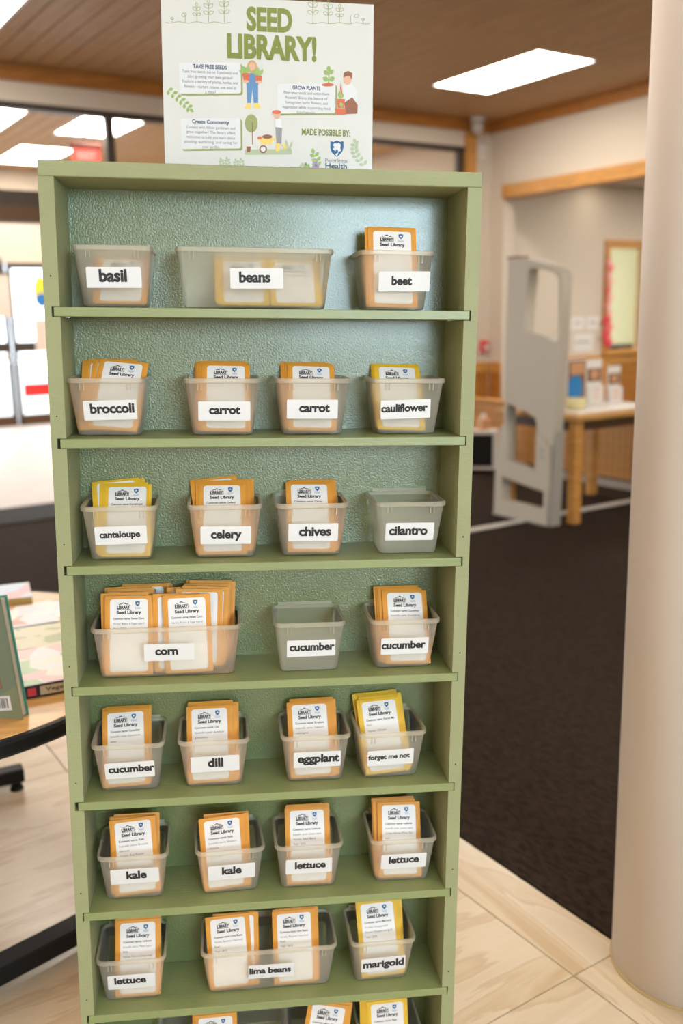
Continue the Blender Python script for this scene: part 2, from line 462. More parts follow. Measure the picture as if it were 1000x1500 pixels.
# wall with windows behind the camera
yb = -4.6
struct('wall_front', bx(-4.2, WB, yb - .1, yb, 0, 1.3), M_cream)
struct('wall_front', bx(-4.2, WB, yb - .1, yb, 2.4, CH), M_cream)
struct('wall_front', bx(-4.2, -1.65, yb - .1, yb, 1.3, 2.4), M_cream)
struct('wall_front', bx(.25, WB, yb - .1, yb, 1.3, 2.4), M_cream)
w3 = struct('window_3', bx(-1.65, .25, yb - .06, yb - .05, 1.3, 2.4), M_glass)
for x in (-1.65, -0.73, 0.19):
    link('mullion', bx(x, x + .06, yb - .07, yb - .01, 1.3, 2.4), w3, M_brown)

# --- vestibule beyond the glazed wall
YO = 11.3
struct('wall_vestibule', bx(-4.2, 6.4, YO, YO + .15, 2.04, 2.92), M_cream)
struct('wall_vestibule', bx(-4.2, 6.4, YO, YO + .15, 2.92, CH), M_cream)
struct('wall_vestibule', bx(4.2, 6.4, YO, YO + .15, 0, 2.04), M_cream)
struct('wall_vestibule', bx(6.3, 6.4, WA + .12, YO, 0, CH), M_cream)
struct('wall_vestibule', bx(-4.3, -4.2, WA, YO + .15, 0, CH), M_cream)
struct('ground_outside', bx(-12, 20, 11.5, 30, -0.2, -0.02), mat('sunlit concrete', (0.62, 0.60, 0.57), .9))
def outer_door(x0, x1, lab):
    r = empty('glass_door', ROOM @ T(x0, YO, 0), lab, 'door', 'entrance doors')
    W_ = x1 - x0
    bm = bmesh.new()
    box(bm, 0, 0.055, 0, .05, 0.0, 2.04); box(bm, W_ - 0.055, W_, 0, .05, 0.0, 2.04)
    box(bm, .055, W_ - .055, 0, .05, 1.97, 2.04)
    link('door_frame', bm, r, M_brown)
    link('bottom_rail', bx(.055, W_ - .055, 0, .05, 0, .13), r, M_brown2)
    link('middle_rail', bx(.055, W_ - .055, 0, .05, 0.93, 1.06), r, M_brown)
    link('push_bar', bx(.055, W_ - .055, -.06, -.02, 0.84, 0.91, bev=.008), r, mat('cream bar', (.7, .66, .56), .5) if 'cream bar' not in D.materials else D.materials['cream bar'])
    link('pane', bx(.055, W_ - .055, .02, .028, .13, 1.97), r, M_glass)
    return r
dx = [(-0.42, .55), (.56, 1.6), (1.62, 2.58), (2.60, 3.56)]
dl = ['dark framed glass entrance door far to the left outside the picture', 'second dark framed glass door from the left end of the entrance',
      'dark framed glass entrance door at the left edge of the picture', 'dark framed glass entrance door with the red band, beside the bookcase']
for (a, b), l in zip(dx, dl): outer_door(a, b, l)
setp(link('door_band', bx(2.675, 3.45, YO - .03, YO - .02, 0.36, 0.53), None, mat('red decal', (.75, .03, .03), .5), mw=ROOM),
     'red band stuck across the lower glass of the entrance door', 'decal')
M_paper = mat('beige notice paper', (0.62, 0.54, 0.48), .8)
setp(link('notice', bx(2.10, 2.60, YO - .08, YO - .075, 1.37, 1.90), None, M_paper, mw=ROOM), 'large beige notice on the entrance glass at the left edge', 'notice')
setp(link('notice', bx(2.86, 3.12, YO - .08, YO - .075, .93, 1.34), None, M_paper, mw=ROOM), 'small beige notice low on the entrance glass beside the bookcase', 'notice')
bm = bmesh.new()
poly(bm, [(2.99 + .10 * math.cos(t * math.pi / 12), 1.68 + .20 * math.sin(t * math.pi / 12)) for t in range(24)], YO - .075, YO - .07, 0)
poly(bm, [(2.99 + .09 * math.cos(t * math.pi / 12), 1.58 + .085 * math.sin(t * math.pi / 12)) for t in range(24)], YO - .08, YO - .075, 1)
setp(link('door_sign', bm, None, [mat('yellow print', (.75, .62, .05), .5), mat('blue print', (.02, .16, .5), .5)], mw=ROOM), 'oval yellow and blue sign on the entrance glass', 'sign')
# speaker-like dark box hanging at the doors
r = empty('door_closer', ROOM @ T(2.30, YO - .12, 1.90), 'dark grey box at the top of the entrance door', 'door closer')
link('body', bx(0, .22, 0, .1, 0.02, .2, bev=.01), r, M_grey_ink); link('arm', bx(.02, .3, .02, .05, 0, .02), r, M_brown)

# exit sign
M_exit = emis('lit red sign face', (1.0, 0.10, 0.07), 1.6)
r = empty('exit_sign', ROOM @ T(2.46, 8.0, 2.79), 'red illuminated exit sign hanging beyond the glass', 'exit sign')
link('housing', bx(0, .26, 0.0, .05, 0.0, .105, bev=.004), r, M_exit)
link('canopy', bx(-.02, .28, -.02, .07, .105, .17, bev=.01), r, mat('dark red housing', (.16, .03, .02), .5))
link('stem', bx(.12, .14, .015, .035, .17, CH - 2.79), r, M_brown)
link('lettering', text_mesh('EXIT', .17, .07, .02), r, emis('pale lit letters', (1, .40, .34), 1.3), loc=(.13, -.002, .052))

# ================================================================== BACKGROUND THINGS
# --- column
def col_ring(r, z, n=64): return [(r * math.cos(2 * math.pi * i / n), r * math.sin(2 * math.pi * i / n), z) for i in range(n)]
cr_ = D.objects.new('column', None)
bm = bmesh.new(); loft(bm, [col_ring(.152, .0), col_ring(.152, CH)], smooth=True)
for f in bm.faces:
    if len(f.verts) > 8: f.smooth = False
colm = link('column', bm, None, mat('pinkish white painted plaster', (0.74, 0.655, 0.585), .55, bump=('noise', 40, .04)), mw=T(.876, .296, 0))
setp(colm, 'round pinkish white column standing at the right edge on stone floor', 'column', kind='thing')
bm = bmesh.new(); loft(bm, [col_ring(.1555, .0), col_ring(.1555, .003), col_ring(.1525, .005)], smooth=False)
link('sealant_ring', bm, colm, mat('yellowed sealant', (.42, .30, .12), .6))
bm = bmesh.new()
D.objects.remove(cr_)

# --- security gate (face along room y, at room x 3.62)
def gate():
    r = empty('security_gate', ROOM @ T(3.62, 0, 0), 'beige grey library security gate panel standing on the dark carpet', 'security gate')
    def curve_panel(name, outer, holes, x0, x1, m):
        cu = D.curves.new('c', 'CURVE'); cu.dimensions = '2D'; cu.fill_mode = 'BOTH'; cu.extrude = (x1 - x0) / 2; cu.bevel_depth = .004; cu.bevel_resolution = 1
        cu.offset = -.004
        for pts in [outer] + holes:
            s = cu.splines.new('POLY'); s.points.add(len(pts) - 1); s.use_cyclic_u = True
            for p, q in zip(s.points, pts): p.co = (q[0], q[1], 0, 1)
        o = D.objects.new('c', cu); COL.objects.link(o)
        dg = bpy.context.evaluated_depsgraph_get(); dg.update()
        me = D.meshes.new_from_object(o.evaluated_get(dg)); D.objects.remove(o); D.curves.remove(cu)
        for v in me.vertices: v.co = Vector(((x0 + x1) / 2 + v.co.z, v.co.x, v.co.y))
        me.materials.clear()
        return link(name, me, r, m)
    arc = [(2.868, 1.525), (2.90, 1.558), (2.96, 1.585), (3.04, 1.61), (3.12, 1.628), (3.22, 1.642), (3.34, 1.650)]
    outer = [(2.94, 0.0), (2.935, .44), (2.915, .55), (2.90, .75), (2.878, 1.3)] + arc + [(3.348, 1.2), (3.352, .62), (3.39, .58), (3.40, .50), (3.43, .30), (3.44, 0)]
    up = [(3.185, 1.20), (3.10, 1.195), (3.0, 1.175), (2.92, 1.14), (2.895, 1.16), (2.905, 1.50), (2.93, 1.535), (3.0, 1.56), (3.08, 1.575), (3.15, 1.58)]
    mid = [(3.325, .745), (3.20, .715), (3.075, .672), (3.06, .64), (3.055, .335), (3.325, .372)]
    low = [(3.365, .262), (2.985, .212), (2.985, .045 + .05), (3.365, .05 + .05)]
    curve_panel('panel', outer, [up, mid, low], 0, .075, M_grey)
    bm = bmesh.new()
    poly(bm, [(2.925, .22), (2.925, .50), (2.99, .56), (3.04, .59), (3.05, .56), (3.05, .24)], -.014, .0, axis='x')
    link('control_cover', bm, r, M_grey)
    bm = bmesh.new(); poly(bm, [(2.935, .0), (2.915, .55), (2.895, .60), (2.90, .52), (2.915, 0)], 0.0, .08, axis='x')
    link('edge_strip', bm, r, M_grey2)
    for z in (.475, .435):
        b = bmesh.new(); cyl(b, (-.019, 2.998, z), .012, .008, 12, axis='x'); link('button', b, r, M_grey2)
    link('sticker', bx(-.0025, -.001, 2.965, 3.055, .92, 1.02), r, mat('white label', (.85, .85, .88), .5))
    link('warning_mark', bx(-.0025, -.001, 3.235, 3.295, 1.52, 1.555), r, mat('pale red label', (.75, .42, .38), .5))
    link('top_cap', bx(-.004, .079, 3.24, 3.345, 1.643, 1.658), r, mat('reddish brown cap', (.25, .12, .09), .5))
    link('foot', bx(-.02, .10, 2.95, 3.43, .0, .014, bev=.003), r, M_grey2)
    return r
gate()
M_strip = mat('pale aluminium strip', (.55, .52, .47), .4)
for a, b, l in ((1.2, 3.59, 'pale cable cover strip on the carpet between bookcase and security gate'), (3.73, 4.90, 'pale cable cover strip on the carpet behind the gate, under the oak table')):
    setp(link('cable_cover', bx(a, b, 3.10, 3.16, 0.003, .018, bev=.006), None, M_strip, mw=ROOM), l, 'cable cover')

# --- reading table with leaflets
def side_table():
    r = empty('wooden_table', ROOM, 'honey oak table behind the security gate holding leaflets', 'table')
    x0, x1, y0, y1 = 3.76, 4.64, 2.86, 3.52
    link('table_top', bx(x0 - .03, x1 + .03, y0 - .03, y1 + .03, .655, .69, bev=.006), r, M_oak_top)
    link('apron', bx(x0 + .02, x1 - .02, y0 + .02, y0 + .045, .59, .655), r, M_brown2)
    link('apron', bx(x0 + .02, x0 + .045, y0 + .045, y1 - .02, .59, .655), r, M_brown2)
    link('apron', bx(x0 + .02, x1 - .02, y1 - .045, y1 - .02, .59, .655), r, M_brown2)
    for x, y in ((x0, y0), (x1 - .065, y0), (x0 + .01, y1 - .065), (x1 - .065, y1 - .065)):
        link('leg', bx(x, x + .065, y, y + .065, 0.003, .655, bev=.005), r, M_oak)
side_table()
M_ltop = mat('white table cover', (.80, .76, .72), .6)
setp(link('table_runner', bx(3.86, 4.62, 2.93, 3.46, .6905, .694), None, M_ltop, mw=ROOM), 'white cover lying on the honey oak table', 'table cover')

M_br = mat('brown photo print', (.22, .12, .07), .5); M_bl = mat('blue print panel', (.02, .22, .55), .5); M_skin = mat('tan photo print', (.62, .33, .17), .5)
def leaflet_rack(x, y, rz, w_, h_, lab, cols, kind):
    r = empty('leaflet_holder', ROOM @ T(x, y, .694) @ RZ(rz), lab, 'leaflet holder')
    link('backboard', bx(0, w_, 0, .006, 0, h_, bev=.001), r, M_ltop)
    link('foot', bx(0.01, w_ - .01, -.03, .06, 0, .006), r, M_ltop)
    if kind == 'blue':
        link('poster', bx(.006, w_ - .006, -.003, -.0005, .01, h_ - .01), r, M_br)
        bm = bmesh.new(); poly(bm, [(w_ * .42 + w_ * .40 * math.cos(t * math.pi / 12), .12 + .085 * math.sin(t * math.pi / 12)) for t in range(24)], -.005, -.003)
        link('print', bm, r, M_bl)
        link('print', bx(.03, w_ - .02, -.005, -.003, .21, h_ - .02), r, M_skin)
    else:
        link('photo', bx(.008, w_ - .008, -.003, -.0005, h_ * .50, h_ * .80), r, M_br)
        bm = bmesh.new(); poly(bm, [(w_ * .5 + w_ * .25 * math.cos(t * math.pi / 8), h_ * .66 + h_ * .11 * math.sin(t * math.pi / 8)) for t in range(16)], -.005, -.003)
        link('print', bm, r, M_skin)
        link('pocket', bx(.004, w_ - .004, -.025, -.02, .0, h_ * .42), r, M_ltop)
        for z in (.1, .18, .26, .34):
            link('line', bx(w_ * .25, w_ * .75, -.0262, -.025, h_ * z, h_ * z + .006), r, M_skin)
leaflet_rack(4.09, 3.26, 5, .19, .31, 'leaflet stand with a blue circle print, leftmost on the oak table', None, 'blue')
leaflet_rack(4.315, 3.30, 0, .15, .30, 'taller white leaflet holder with a photo, in the middle of the oak table', None, 'w')
leaflet_rack(4.48, 3.26, 0, .13, .25, 'shorter white leaflet holder with a photo, right of the taller one', None, 'w')
r = empty('paper_cup', ROOM @ T(4.02, 3.12, .694), 'pale yellow rounded bowl standing before the blue leaflet stand', 'bowl')
bm = bmesh.new(); loft(bm, [[(rr * math.cos(2 * math.pi * i / 24), rr * math.sin(2 * math.pi * i / 24), z) for i in range(24)] for rr, z in ((.05, 0), (.07, .03), (.075, .07), (.068, .07), (.06, .03), (.045, .008))], smooth=True)
link('bowl', bm, r, mat('pale yellow plastic', (.78, .70, .36), .5)); r.name = 'yellow_bowl'
r = empty('oak_box', ROOM @ T(4.585, 3.46, .694), 'upright honey oak box beside the leaflet holders', 'box')
link('body', bx(-.04, .06, -.06, .06, 0, .24, bev=.004), r, M_oak); link('lid', bx(-.045, .065, -.065, .065, .24, .252), r, M_oak)

# --- slatted low wall behind the table
sw = struct('wall_low', bx(4.97, 5.02, 1.8, 6.2, 0.06, .55), M_brown2)
me = None
y = 1.8; k = 0
while y < 6.14:
    if me is None:
        me = D.meshes.new('slat'); b = bx(0, .018, 0, .052, 0.0, .47, bev=.004); b.to_mesh(me); b.free(); me.materials.append(M_oak)
    o = D.objects.new('slat', me); COL.objects.link(o); o.parent = sw; o.location = (4.952, y, .075); y += .058
link('cap', bx(4.94, 5.04, 1.8, 6.2, .55, .58, bev=.004), sw, M_oak)
link('plinth', bx(4.945, 5.04, 1.8, 6.2, .003, .06), sw, mat('grey plinth', (.42, .36, .30), .6))

# --- small white cabinet with dark opening + thing on it
r = empty('low_cabinet', ROOM @ T(4.70, 4.58, .003) @ RZ(49.6), 'small white cabinet with a dark opening beside the bookcase', 'cabinet')
bm = bmesh.new()
box(bm, 0, .16, 0, .04, .04, .36); box(bm, 0, .16, .22, .26, .04, .36); box(bm, 0, .16, 0.04, .22, .33, .36); box(bm, 0, .16, .04, .22, .04, .06); box(bm, .14, .16, .04, .22, .06, .33)
link('body', bm, r, mat('white laminate', (.72, .69, .64), .5))
link('interior_panel', bx(.02, .14, .04, .22, .06, .33), r, M_black)
for a, b in ((.01, .01), (.01, .22), (.12, .01), (.12, .22)): link('foot', bx(a, a + .03, b, b + .03, 0, .04), r, M_black)
r = empty('tissue_box', ROOM @ T(4.67, 4.73, .364), 'small tan and white box standing on the white cabinet', 'box')
link('body', bx(-.05, .05, -.04, .04, 0, .09, bev=.006), r, M_skin); link('tissue', bx(-.03, .03, -.006, .006, .09, .13, bev=.005), r, M_ltop)
# --- fire alarm, wall sensor, dome camera, papers
r = empty('fire_alarm', ROOM @ T(6.07, WA, .91) @ RZ(90), 'red fire alarm box on the cream wall beside the bookcase', 'fire alarm')
link('body', bx(-.05, 0, -.045, .045, 0, .12, bev=.008), r, M_red); link('pull_handle', bx(-.062, -.05, -.03, .03, .03, .07, bev=.004), r, M_white)
r = empty('wall_sensor', ROOM @ T(6.03, WA, 2.81), 'small white sensor box high on the wall near the corner', 'sensor')
link('body', bx(-.04, .04, -.035, 0, 0, .12, bev=.008), r, M_white); link('lens', bx(-.015, .015, -.04, -.035, .03, .06), r, M_cream)
r = empty('security_camera', ROOM @ T(5.84, 6.17, CH - .004), 'white dome security camera in the ceiling corner', 'camera')
bm = bmesh.new(); cyl(bm, (0, 0, -.035), .07, .035, 24); link('mount', bm, r, M_white)
bm = bmesh.new(); loft(bm, [[(rr * math.cos(2 * math.pi * i / 24), rr * math.sin(2 * math.pi * i / 24), z) for i in range(24)] for rr, z in ((.062, -.035), (.062, -.09), (.05, -.13), (.025, -.15))], smooth=True)
link('dome', bm, r, mat('smoked dome', (.55, .50, .45), .2))
for i, (x, z, ww, hh, l) in enumerate(((7.36, 1.10, .20, .14, 'upper left'), (7.60, 1.10, .22, .14, 'upper right'), (7.40, .86, .32, .20, 'lower'))):
    p = setp(link('notice', bx(x, x + ww, WA - .004, WA - .001, z, z + hh), None, M_ltop, mw=ROOM), l + ' white notice taped to the wall beside the oak window', 'notice')
    for q in range(4):
        link('line', bx(x + .04 + q * (ww - .08) / 4, x + .04 + (q + .7) * (ww - .08) / 4, WA - .0055, WA - .004, z + hh * .5, z + hh * .5 + .014), p, M_grey_ink)
# recessed light in the recess ceiling
r = empty('recessed_light', ROOM @ T(7.55, 6.0, 2.66), 'small round downlight in the ceiling of the recess', 'ceiling light')
bm = bmesh.new(); cyl(bm, (0, 0, -.012), .12, .012, 24); link('ring', bm, r, M_white)
bm = bmesh.new(); cyl(bm, (0, 0, -.016), .10, .004, 24); link('diffuser', bm, r, emis('warm lamp', (1, .88, .7), 9))
r2 = empty('recessed_light', ROOM @ T(8.0, 3.6, 2.66), 'second small round downlight of the recess, hidden by the column', 'ceiling light')
for ch in list(r.children):
    c = ch.copy(); COL.objects.link(c); c.parent = r2
r = empty('ceiling_light', ROOM @ T(8.3, 7.4, 2.66), 'lit panel on the ceiling of the pale green office', 'ceiling light')  # panel added to brighten the office behind the window
link('frame', bx(-.02, 1.02, -.02, .62, -.01, -.002), r, M_frame); link('diffuser', bx(0, 1, 0, .6, -.016, -.0105), r, emis('dimmer lit diffuser', (1, .95, .85), 32))
for q, (x, y) in enumerate(((7.0, 4.2), (9.0, 4.4))):  # out-of-view panels added to brighten the dark recess
    r = empty('ceiling_light', ROOM @ T(x, y, 2.66), ['lit panel in the recess ceiling, nearer the opening', 'lit panel deep in the recess ceiling, hidden by the column'][q], 'ceiling light', 'recess ceiling panels')
    link('frame', bx(-.02, 1.02, -.02, .62, -.01, -.002), r, M_frame); link('diffuser', bx(0, 1, 0, .6, -.016, -.0105), r, M_panel)
# office chair and monitor seen through the window
r = empty('office_chair', ROOM @ T(8.42, 7.1, 0.0), 'black office chair back seen through the oak window', 'chair')
link('backrest', bx(-.2, .02, -.04, .04, .62, 1.12, bev=.03, seg=2), r, M_black); link('seat', bx(-.22, .22, -.25, .22, .44, .52, bev=.02), r, M_black); link('stem', bx(-.03, .03, -.03, .03, .003, .44), r, M_black)
r = empty('monitor', ROOM @ T(8.78, 6.85, .0), 'low black equipment box seen through the oak window', 'equipment')
link('body', bx(-.12, .30, -.1, .1, .72, .89, bev=.01), r, M_black); link('stand', bx(-.05, .25, -.08, .08, 0, .72), r, M_brown)
r.name = 'equipment_box'
# heart garland down the window frame
M_pink = [mat('red paper', (.82, .06, .10), .6), mat('pink paper', (.86, .33, .33), .6), mat('coral paper', (.84, .16, .17), .6)]
def heart(s):
    bm = bmesh.new(); pts = []
    for i in range(20):
        t = 2 * math.pi * i / 20
        pts.append((s * 16 * math.sin(t) ** 3 / 16, s * (13 * math.cos(t) - 5 * math.cos(2 * t) - 2 * math.cos(3 * t) - math.cos(4 * t)) / 16))
    poly(bm, pts, 0, .004); return bm
r = empty('heart_garland', ROOM @ T(7.905, WA - .045, .90), 'garland of red and pink paper hearts hanging down the oak window frame', 'garland')
link('string', bx(-.002, .002, 0, .003, 0, .98), r, M_pink[0])
hz = [(.05, 0), (.13, 0), (.21, 2), (.29, 0), (.37, 1), (.46, 1), (.54, 1), (.62, 2), (.71, 1), (.79, 1), (.87, 2), (.93, 1)]
for i, (z, c) in enumerate(hz):
    link('heart', heart(.05 if i > 3 else .07), r, M_pink[c], loc=((-.02 if i % 2 else .015), -.006 - .001 * (i % 2), z))

# --- round table on the left with books
def round_table():
    r = empty('round_table', T(-.75, .75, 0), 'low round wooden table with thick black edge left of the bookcase', 'table')
    bm = bmesh.new(); loft(bm, [[(rr * math.cos(2 * math.pi * i / 72), rr * math.sin(2 * math.pi * i / 72), z) for i in range(72)] for rr, z in ((.540, .572), (.540, .5985), (.538, .600))])
    link('table_top', bm, r, M_oak_top)
    bm = bmesh.new()
    rings = [[(rr * math.cos(2 * math.pi * i / 72), rr * math.sin(2 * math.pi * i / 72), z) for i in range(72)] for rr, z in ((.5405, .568), (.552, .568), (.556, .575), (.556, .594), (.552, .600), (.5405, .600), (.5405, .568))]
    loft(bm, rings, False, False, smooth=False); link('edge_band', bm, r, M_black)
    def bar(x0, y0, x1, y1, ww, z0, z1, name, e0=0):
        v = Vector((x1 - x0, y1 - y0, 0)); a = math.atan2(v.y, v.x)
        return link(name, bx(0, v.length, -ww / 2, ww / 2, z0, z1, bev=.004), r, M_black, mw=T(x0 + .75, y0 - .75, 0) @ Matrix.Rotation(a, 4, 'Z'))
    bar(-1.15, 1.12, -.652, 1.302, .05, .025, .066, 'foot_bar')
    bar(-1.02, .045, -.18, .70, .055, .025, .066, 'foot_bar')
    for x, y in ((-.672, 1.293), (-1.12, 1.13), (-1.0, .06), (-.2, .685)):
        b = bmesh.new(); cyl(b, (x + .75, y - .75, 0), .020, .012, 16, r2=.016); cyl(b, (x + .75, y - .75, .012), .012, .014, 12); link('glide', b, r, M_black)
    for x, y, x2, y2 in ((-.95, 1.193, -.95, 1.1), (-.75, .255, -.80, .40)):
        b = bmesh.new(); tube(b, [(x + .75, y - .75, .06), (x + .75, y - .75, .3), (x2 + .75, y2 - .75, .575)], .02, 10); link('leg', b, r, M_black)
    bar(-.95, 1.10, -.80, .40, .03, .54, .568, 'rail')
round_table()

def cover_mat(name, cols, scale, rough=.12, seed=0):
    m = D.materials.new(name); m.use_nodes = True; nt = m.node_tree; b = nt.nodes['Principled BSDF']
    N = nt.nodes.new; L = nt.links.new
    tc = N('ShaderNodeTexCoord'); mp = N('ShaderNodeMapping'); mp.inputs['Location'].default_value = (seed, seed * .7, 0); n = N('ShaderNodeTexVoronoi'); n.inputs['Scale'].default_value = scale
    L(tc.outputs['Object'], mp.inputs[0]); L(mp.outputs[0], n.inputs['Vector'])
    cr = N('ShaderNodeValToRGB'); e = cr.color_ramp.elements; cr.color_ramp.interpolation = 'CONSTANT'
    sp = N('ShaderNodeSeparateColor'); L(n.outputs['Color'], sp.inputs[0]); L(sp.outputs[0], cr.inputs[0])
    e[0].position = 0; e[0].color = (*cols[0], 1); e[1].position = 1 / len(cols); e[1].color = (*cols[1], 1)
    for i, c in enumerate(cols[2:]): x = e.new((i + 2) / len(cols)); x.color = (*c, 1)
    L(cr.outputs[0], b.inputs['Base Color']); b.inputs['Roughness'].default_value = rough
    return m
M_pages = mat('page block', (.66, .55, .40), .8, bump=('noise', 400, .5, (1, 1, 8)))
def book(x, y, z, rz, w_, d_, t_, cm, lab, spine_m=None, tilt=None, name='book', group='books on the round table'):
    """lying book: spine along local x at y=0"""
    mw = T(x, y, z) @ RZ(rz)
    if tilt is not None: mw = mw @ tilt
    r = empty(name, mw, lab, 'book', group)
    link('pages', bx(.003, w_ - .003, .003, d_ - .004, .002, t_ - .002), r, M_pages)
    link('cover', bx(0, w_, 0, d_, t_ - .002, t_), r, cm); link('cover', bx(0, w_, 0, d_, 0, .002), r, cm)
    link('spine', bx(0, w_, -.0015, .003, 0, t_), r, spine_m or cm)
    return r
cA = cover_mat('green and pink vegetable cover', [(.58, .56, .52), (.30, .42, .22), (.62, .38, .36), (.55, .56, .58), (.26, .38, .20), (.60, .57, .48)], 22, .35, 1)
cB = cover_mat('cream cover with green drawings', [(.56, .52, .36), (.56, .52, .36), (.32, .35, .17), (.58, .54, .40)], 26, .4, 4)
cC = cover_mat('white and pink glossy cover', [(.64, .62, .60), (.50, .33, .27), (.66, .64, .64), (.52, .56, .62), (.50, .20, .13), (.66, .64, .62)], 24, .35, 7)
cD = cover_mat('pale blue and pink glossy cover', [(.36, .47, .62), (.58, .60, .66), (.52, .28, .32), (.42, .50, .62)], 20, .35, 9)
M_dspine = mat('dark purple spine', (.035, .018, .03), .3)
b1 = book(-.441, .482, .600, 19.5, .30, .225, .026, cA, 'thick glossy gardening book with dark spine lettering, nearest on the round table', M_dspine)
link('spine_label', bx(.030, .21, -.0022, -.0016, .004, .022), b1, mat('cream spine label', (.66, .56, .40), .5))
link('lettering', text_mesh('Vegetable Gardening', .15, .011, .015), b1, M_ink, loc=(.115, -.0026, .013))
link('spine_print', bx(.006, .022, -.0022, -.0016, .005, .021), b1, M_pink[0])
book(-.512, .715, .600, 17, .27, .16, .020, cB, 'thin cream booklet with green drawings between the gardening book and the glossy one')
book(-.565, .885, .600, 20, .27, .185, .016, cC, 'white and pink glossy magazine beyond the cream booklet')
b4 = book(-.72, 1.060, .600, 14, .185, .15, .030, cD, 'small pale blue and pink book farthest back on the round table', mat('gold spine', (.55, .40, .12), .3))
link('spine_label', bx(.06, .12, -.0022, -.0016, .006, .024), b4, mat('olive spine label', (.18, .20, .04), .4))
# standing book at the left edge
M_sb = cover_mat('sage green back cover', [(.17, .21, .13), (.15, .20, .14), (.20, .23, .14)], 5, .35, 2)
r = empty('standing_book', T(-.425, .392, .601) @ RZ(-62) @ RX(-7), 'green book standing upright at the left edge, its barcode side showing', 'book')
# local: width runs to -x, thickness along +y
r.matrix_basis = T(-.426, .384, .600) @ RY(-7.5) @ RZ(-18) @ RX(-5)
link('back_cover', bx(-.19, 0, 0, .003, .0, .235), r, M_sb)
link('front_cover', bx(-.19, 0, .021, .024, .0, .235), r, mat('teal cover', (.05, .28, .22), .3))
link('spine', bx(-.193, -.19, 0, .024, 0, .235), r, M_sb)
link('pages', bx(-.188, -.004, .003, .021, .004, .231), r, M_pages)
bc = link('barcode', bx(-.068, -.018, -.0008, 0, .020, .048), r, M_card)
for i in range(11):
    link('bar', bx(-.064 + i * .0038, -.064 + i * .0038 + (.0022 if i % 3 else .0012), -.0012, -.0008, .025, .044), bc, M_ink)
link('photo_print', bx(-.10, -.030, -.0008, 0, .062, .092), r, M_br)

# ================================================================== BOOKCASE
# the case stands a little out of plumb; everything on it is placed in its frame
BK = T(0, 0, .0092) @ Euler((-0.0088042, 0.0296050, -0.00013)).to_matrix().to_4x4()
HW, DP, TT = .300, .1154, .0204     # half width, depth inside, board thickness
TOPZ = 1.52
ZS = [1.3318, 1.1524, .9702, .7878, .6053, .4210, .2413, .0600]   # shelf tops
ST = .0128
case = empty('bookcase', BK, 'tall narrow sage green painted bookcase with eight shelves of seed bins', 'bookcase')
gapL = [.0030, .0045, .0042, .0020, .0052, .0018, .0030, .0020]
gapR = [.0022, .0018, .0024, .0012, .0014, .0022, .0018, .0012]
NI = .0123                           # shelf end, in from the outer face
def side(sign, gaps):
    bm = bmesh.new()
    def seg(t, z0, z1):
        x0, x1 = sorted((sign * HW, sign * (HW - t))); box(bm, x0, x1, 0, DP + .006, z0, z1)
    top = TOPZ - TT
    for z, g in zip(ZS, gaps):
        seg(TT, z + .0007, top)
        seg(NI - g, z - ST - .0007, z + .0007)
        top = z - ST - .0007
    seg(TT, 0, top)
    return link('side_panel', bm, case, M_front)
side(-1, gapL); side(1, gapR)
link('top_panel', bx(-HW, HW, -.0006, DP + .006, TOPZ - TT + .0003, TOPZ, bev=.0012), case, M_front)
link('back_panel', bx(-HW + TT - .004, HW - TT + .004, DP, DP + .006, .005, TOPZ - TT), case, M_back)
for z in ZS:
    link('shelf', bx(-HW + NI, HW - NI, -.0015, DP - .0002, z - ST, z, bev=.0007), case, M_shelf)
link('toe_board', bx(-HW + TT, HW - TT, .012, .03, 0.002, ZS[-1] - ST), case, M_shelf)
hole = D.meshes.new('nail_hole'); bm = bmesh.new(); cyl(bm, (0, -.0003, 0), .0011, .0012, 8, axis='y'); bm.to_mesh(hole); bm.free(); hole.materials.append(M_dark)
for i, z in enumerate([1.372, 1.184, 1.002, .820, .637, .455, .270]):
    for s in (-1, 1):
        if s > 0 and i in (0, 1): continue
        o = D.objects.new('nail_hole', hole); COL.objects.link(o); o.parent = case
        o.location = (s * (HW - .0105 + (.001 if i % 2 else 0)), -.0004, z)

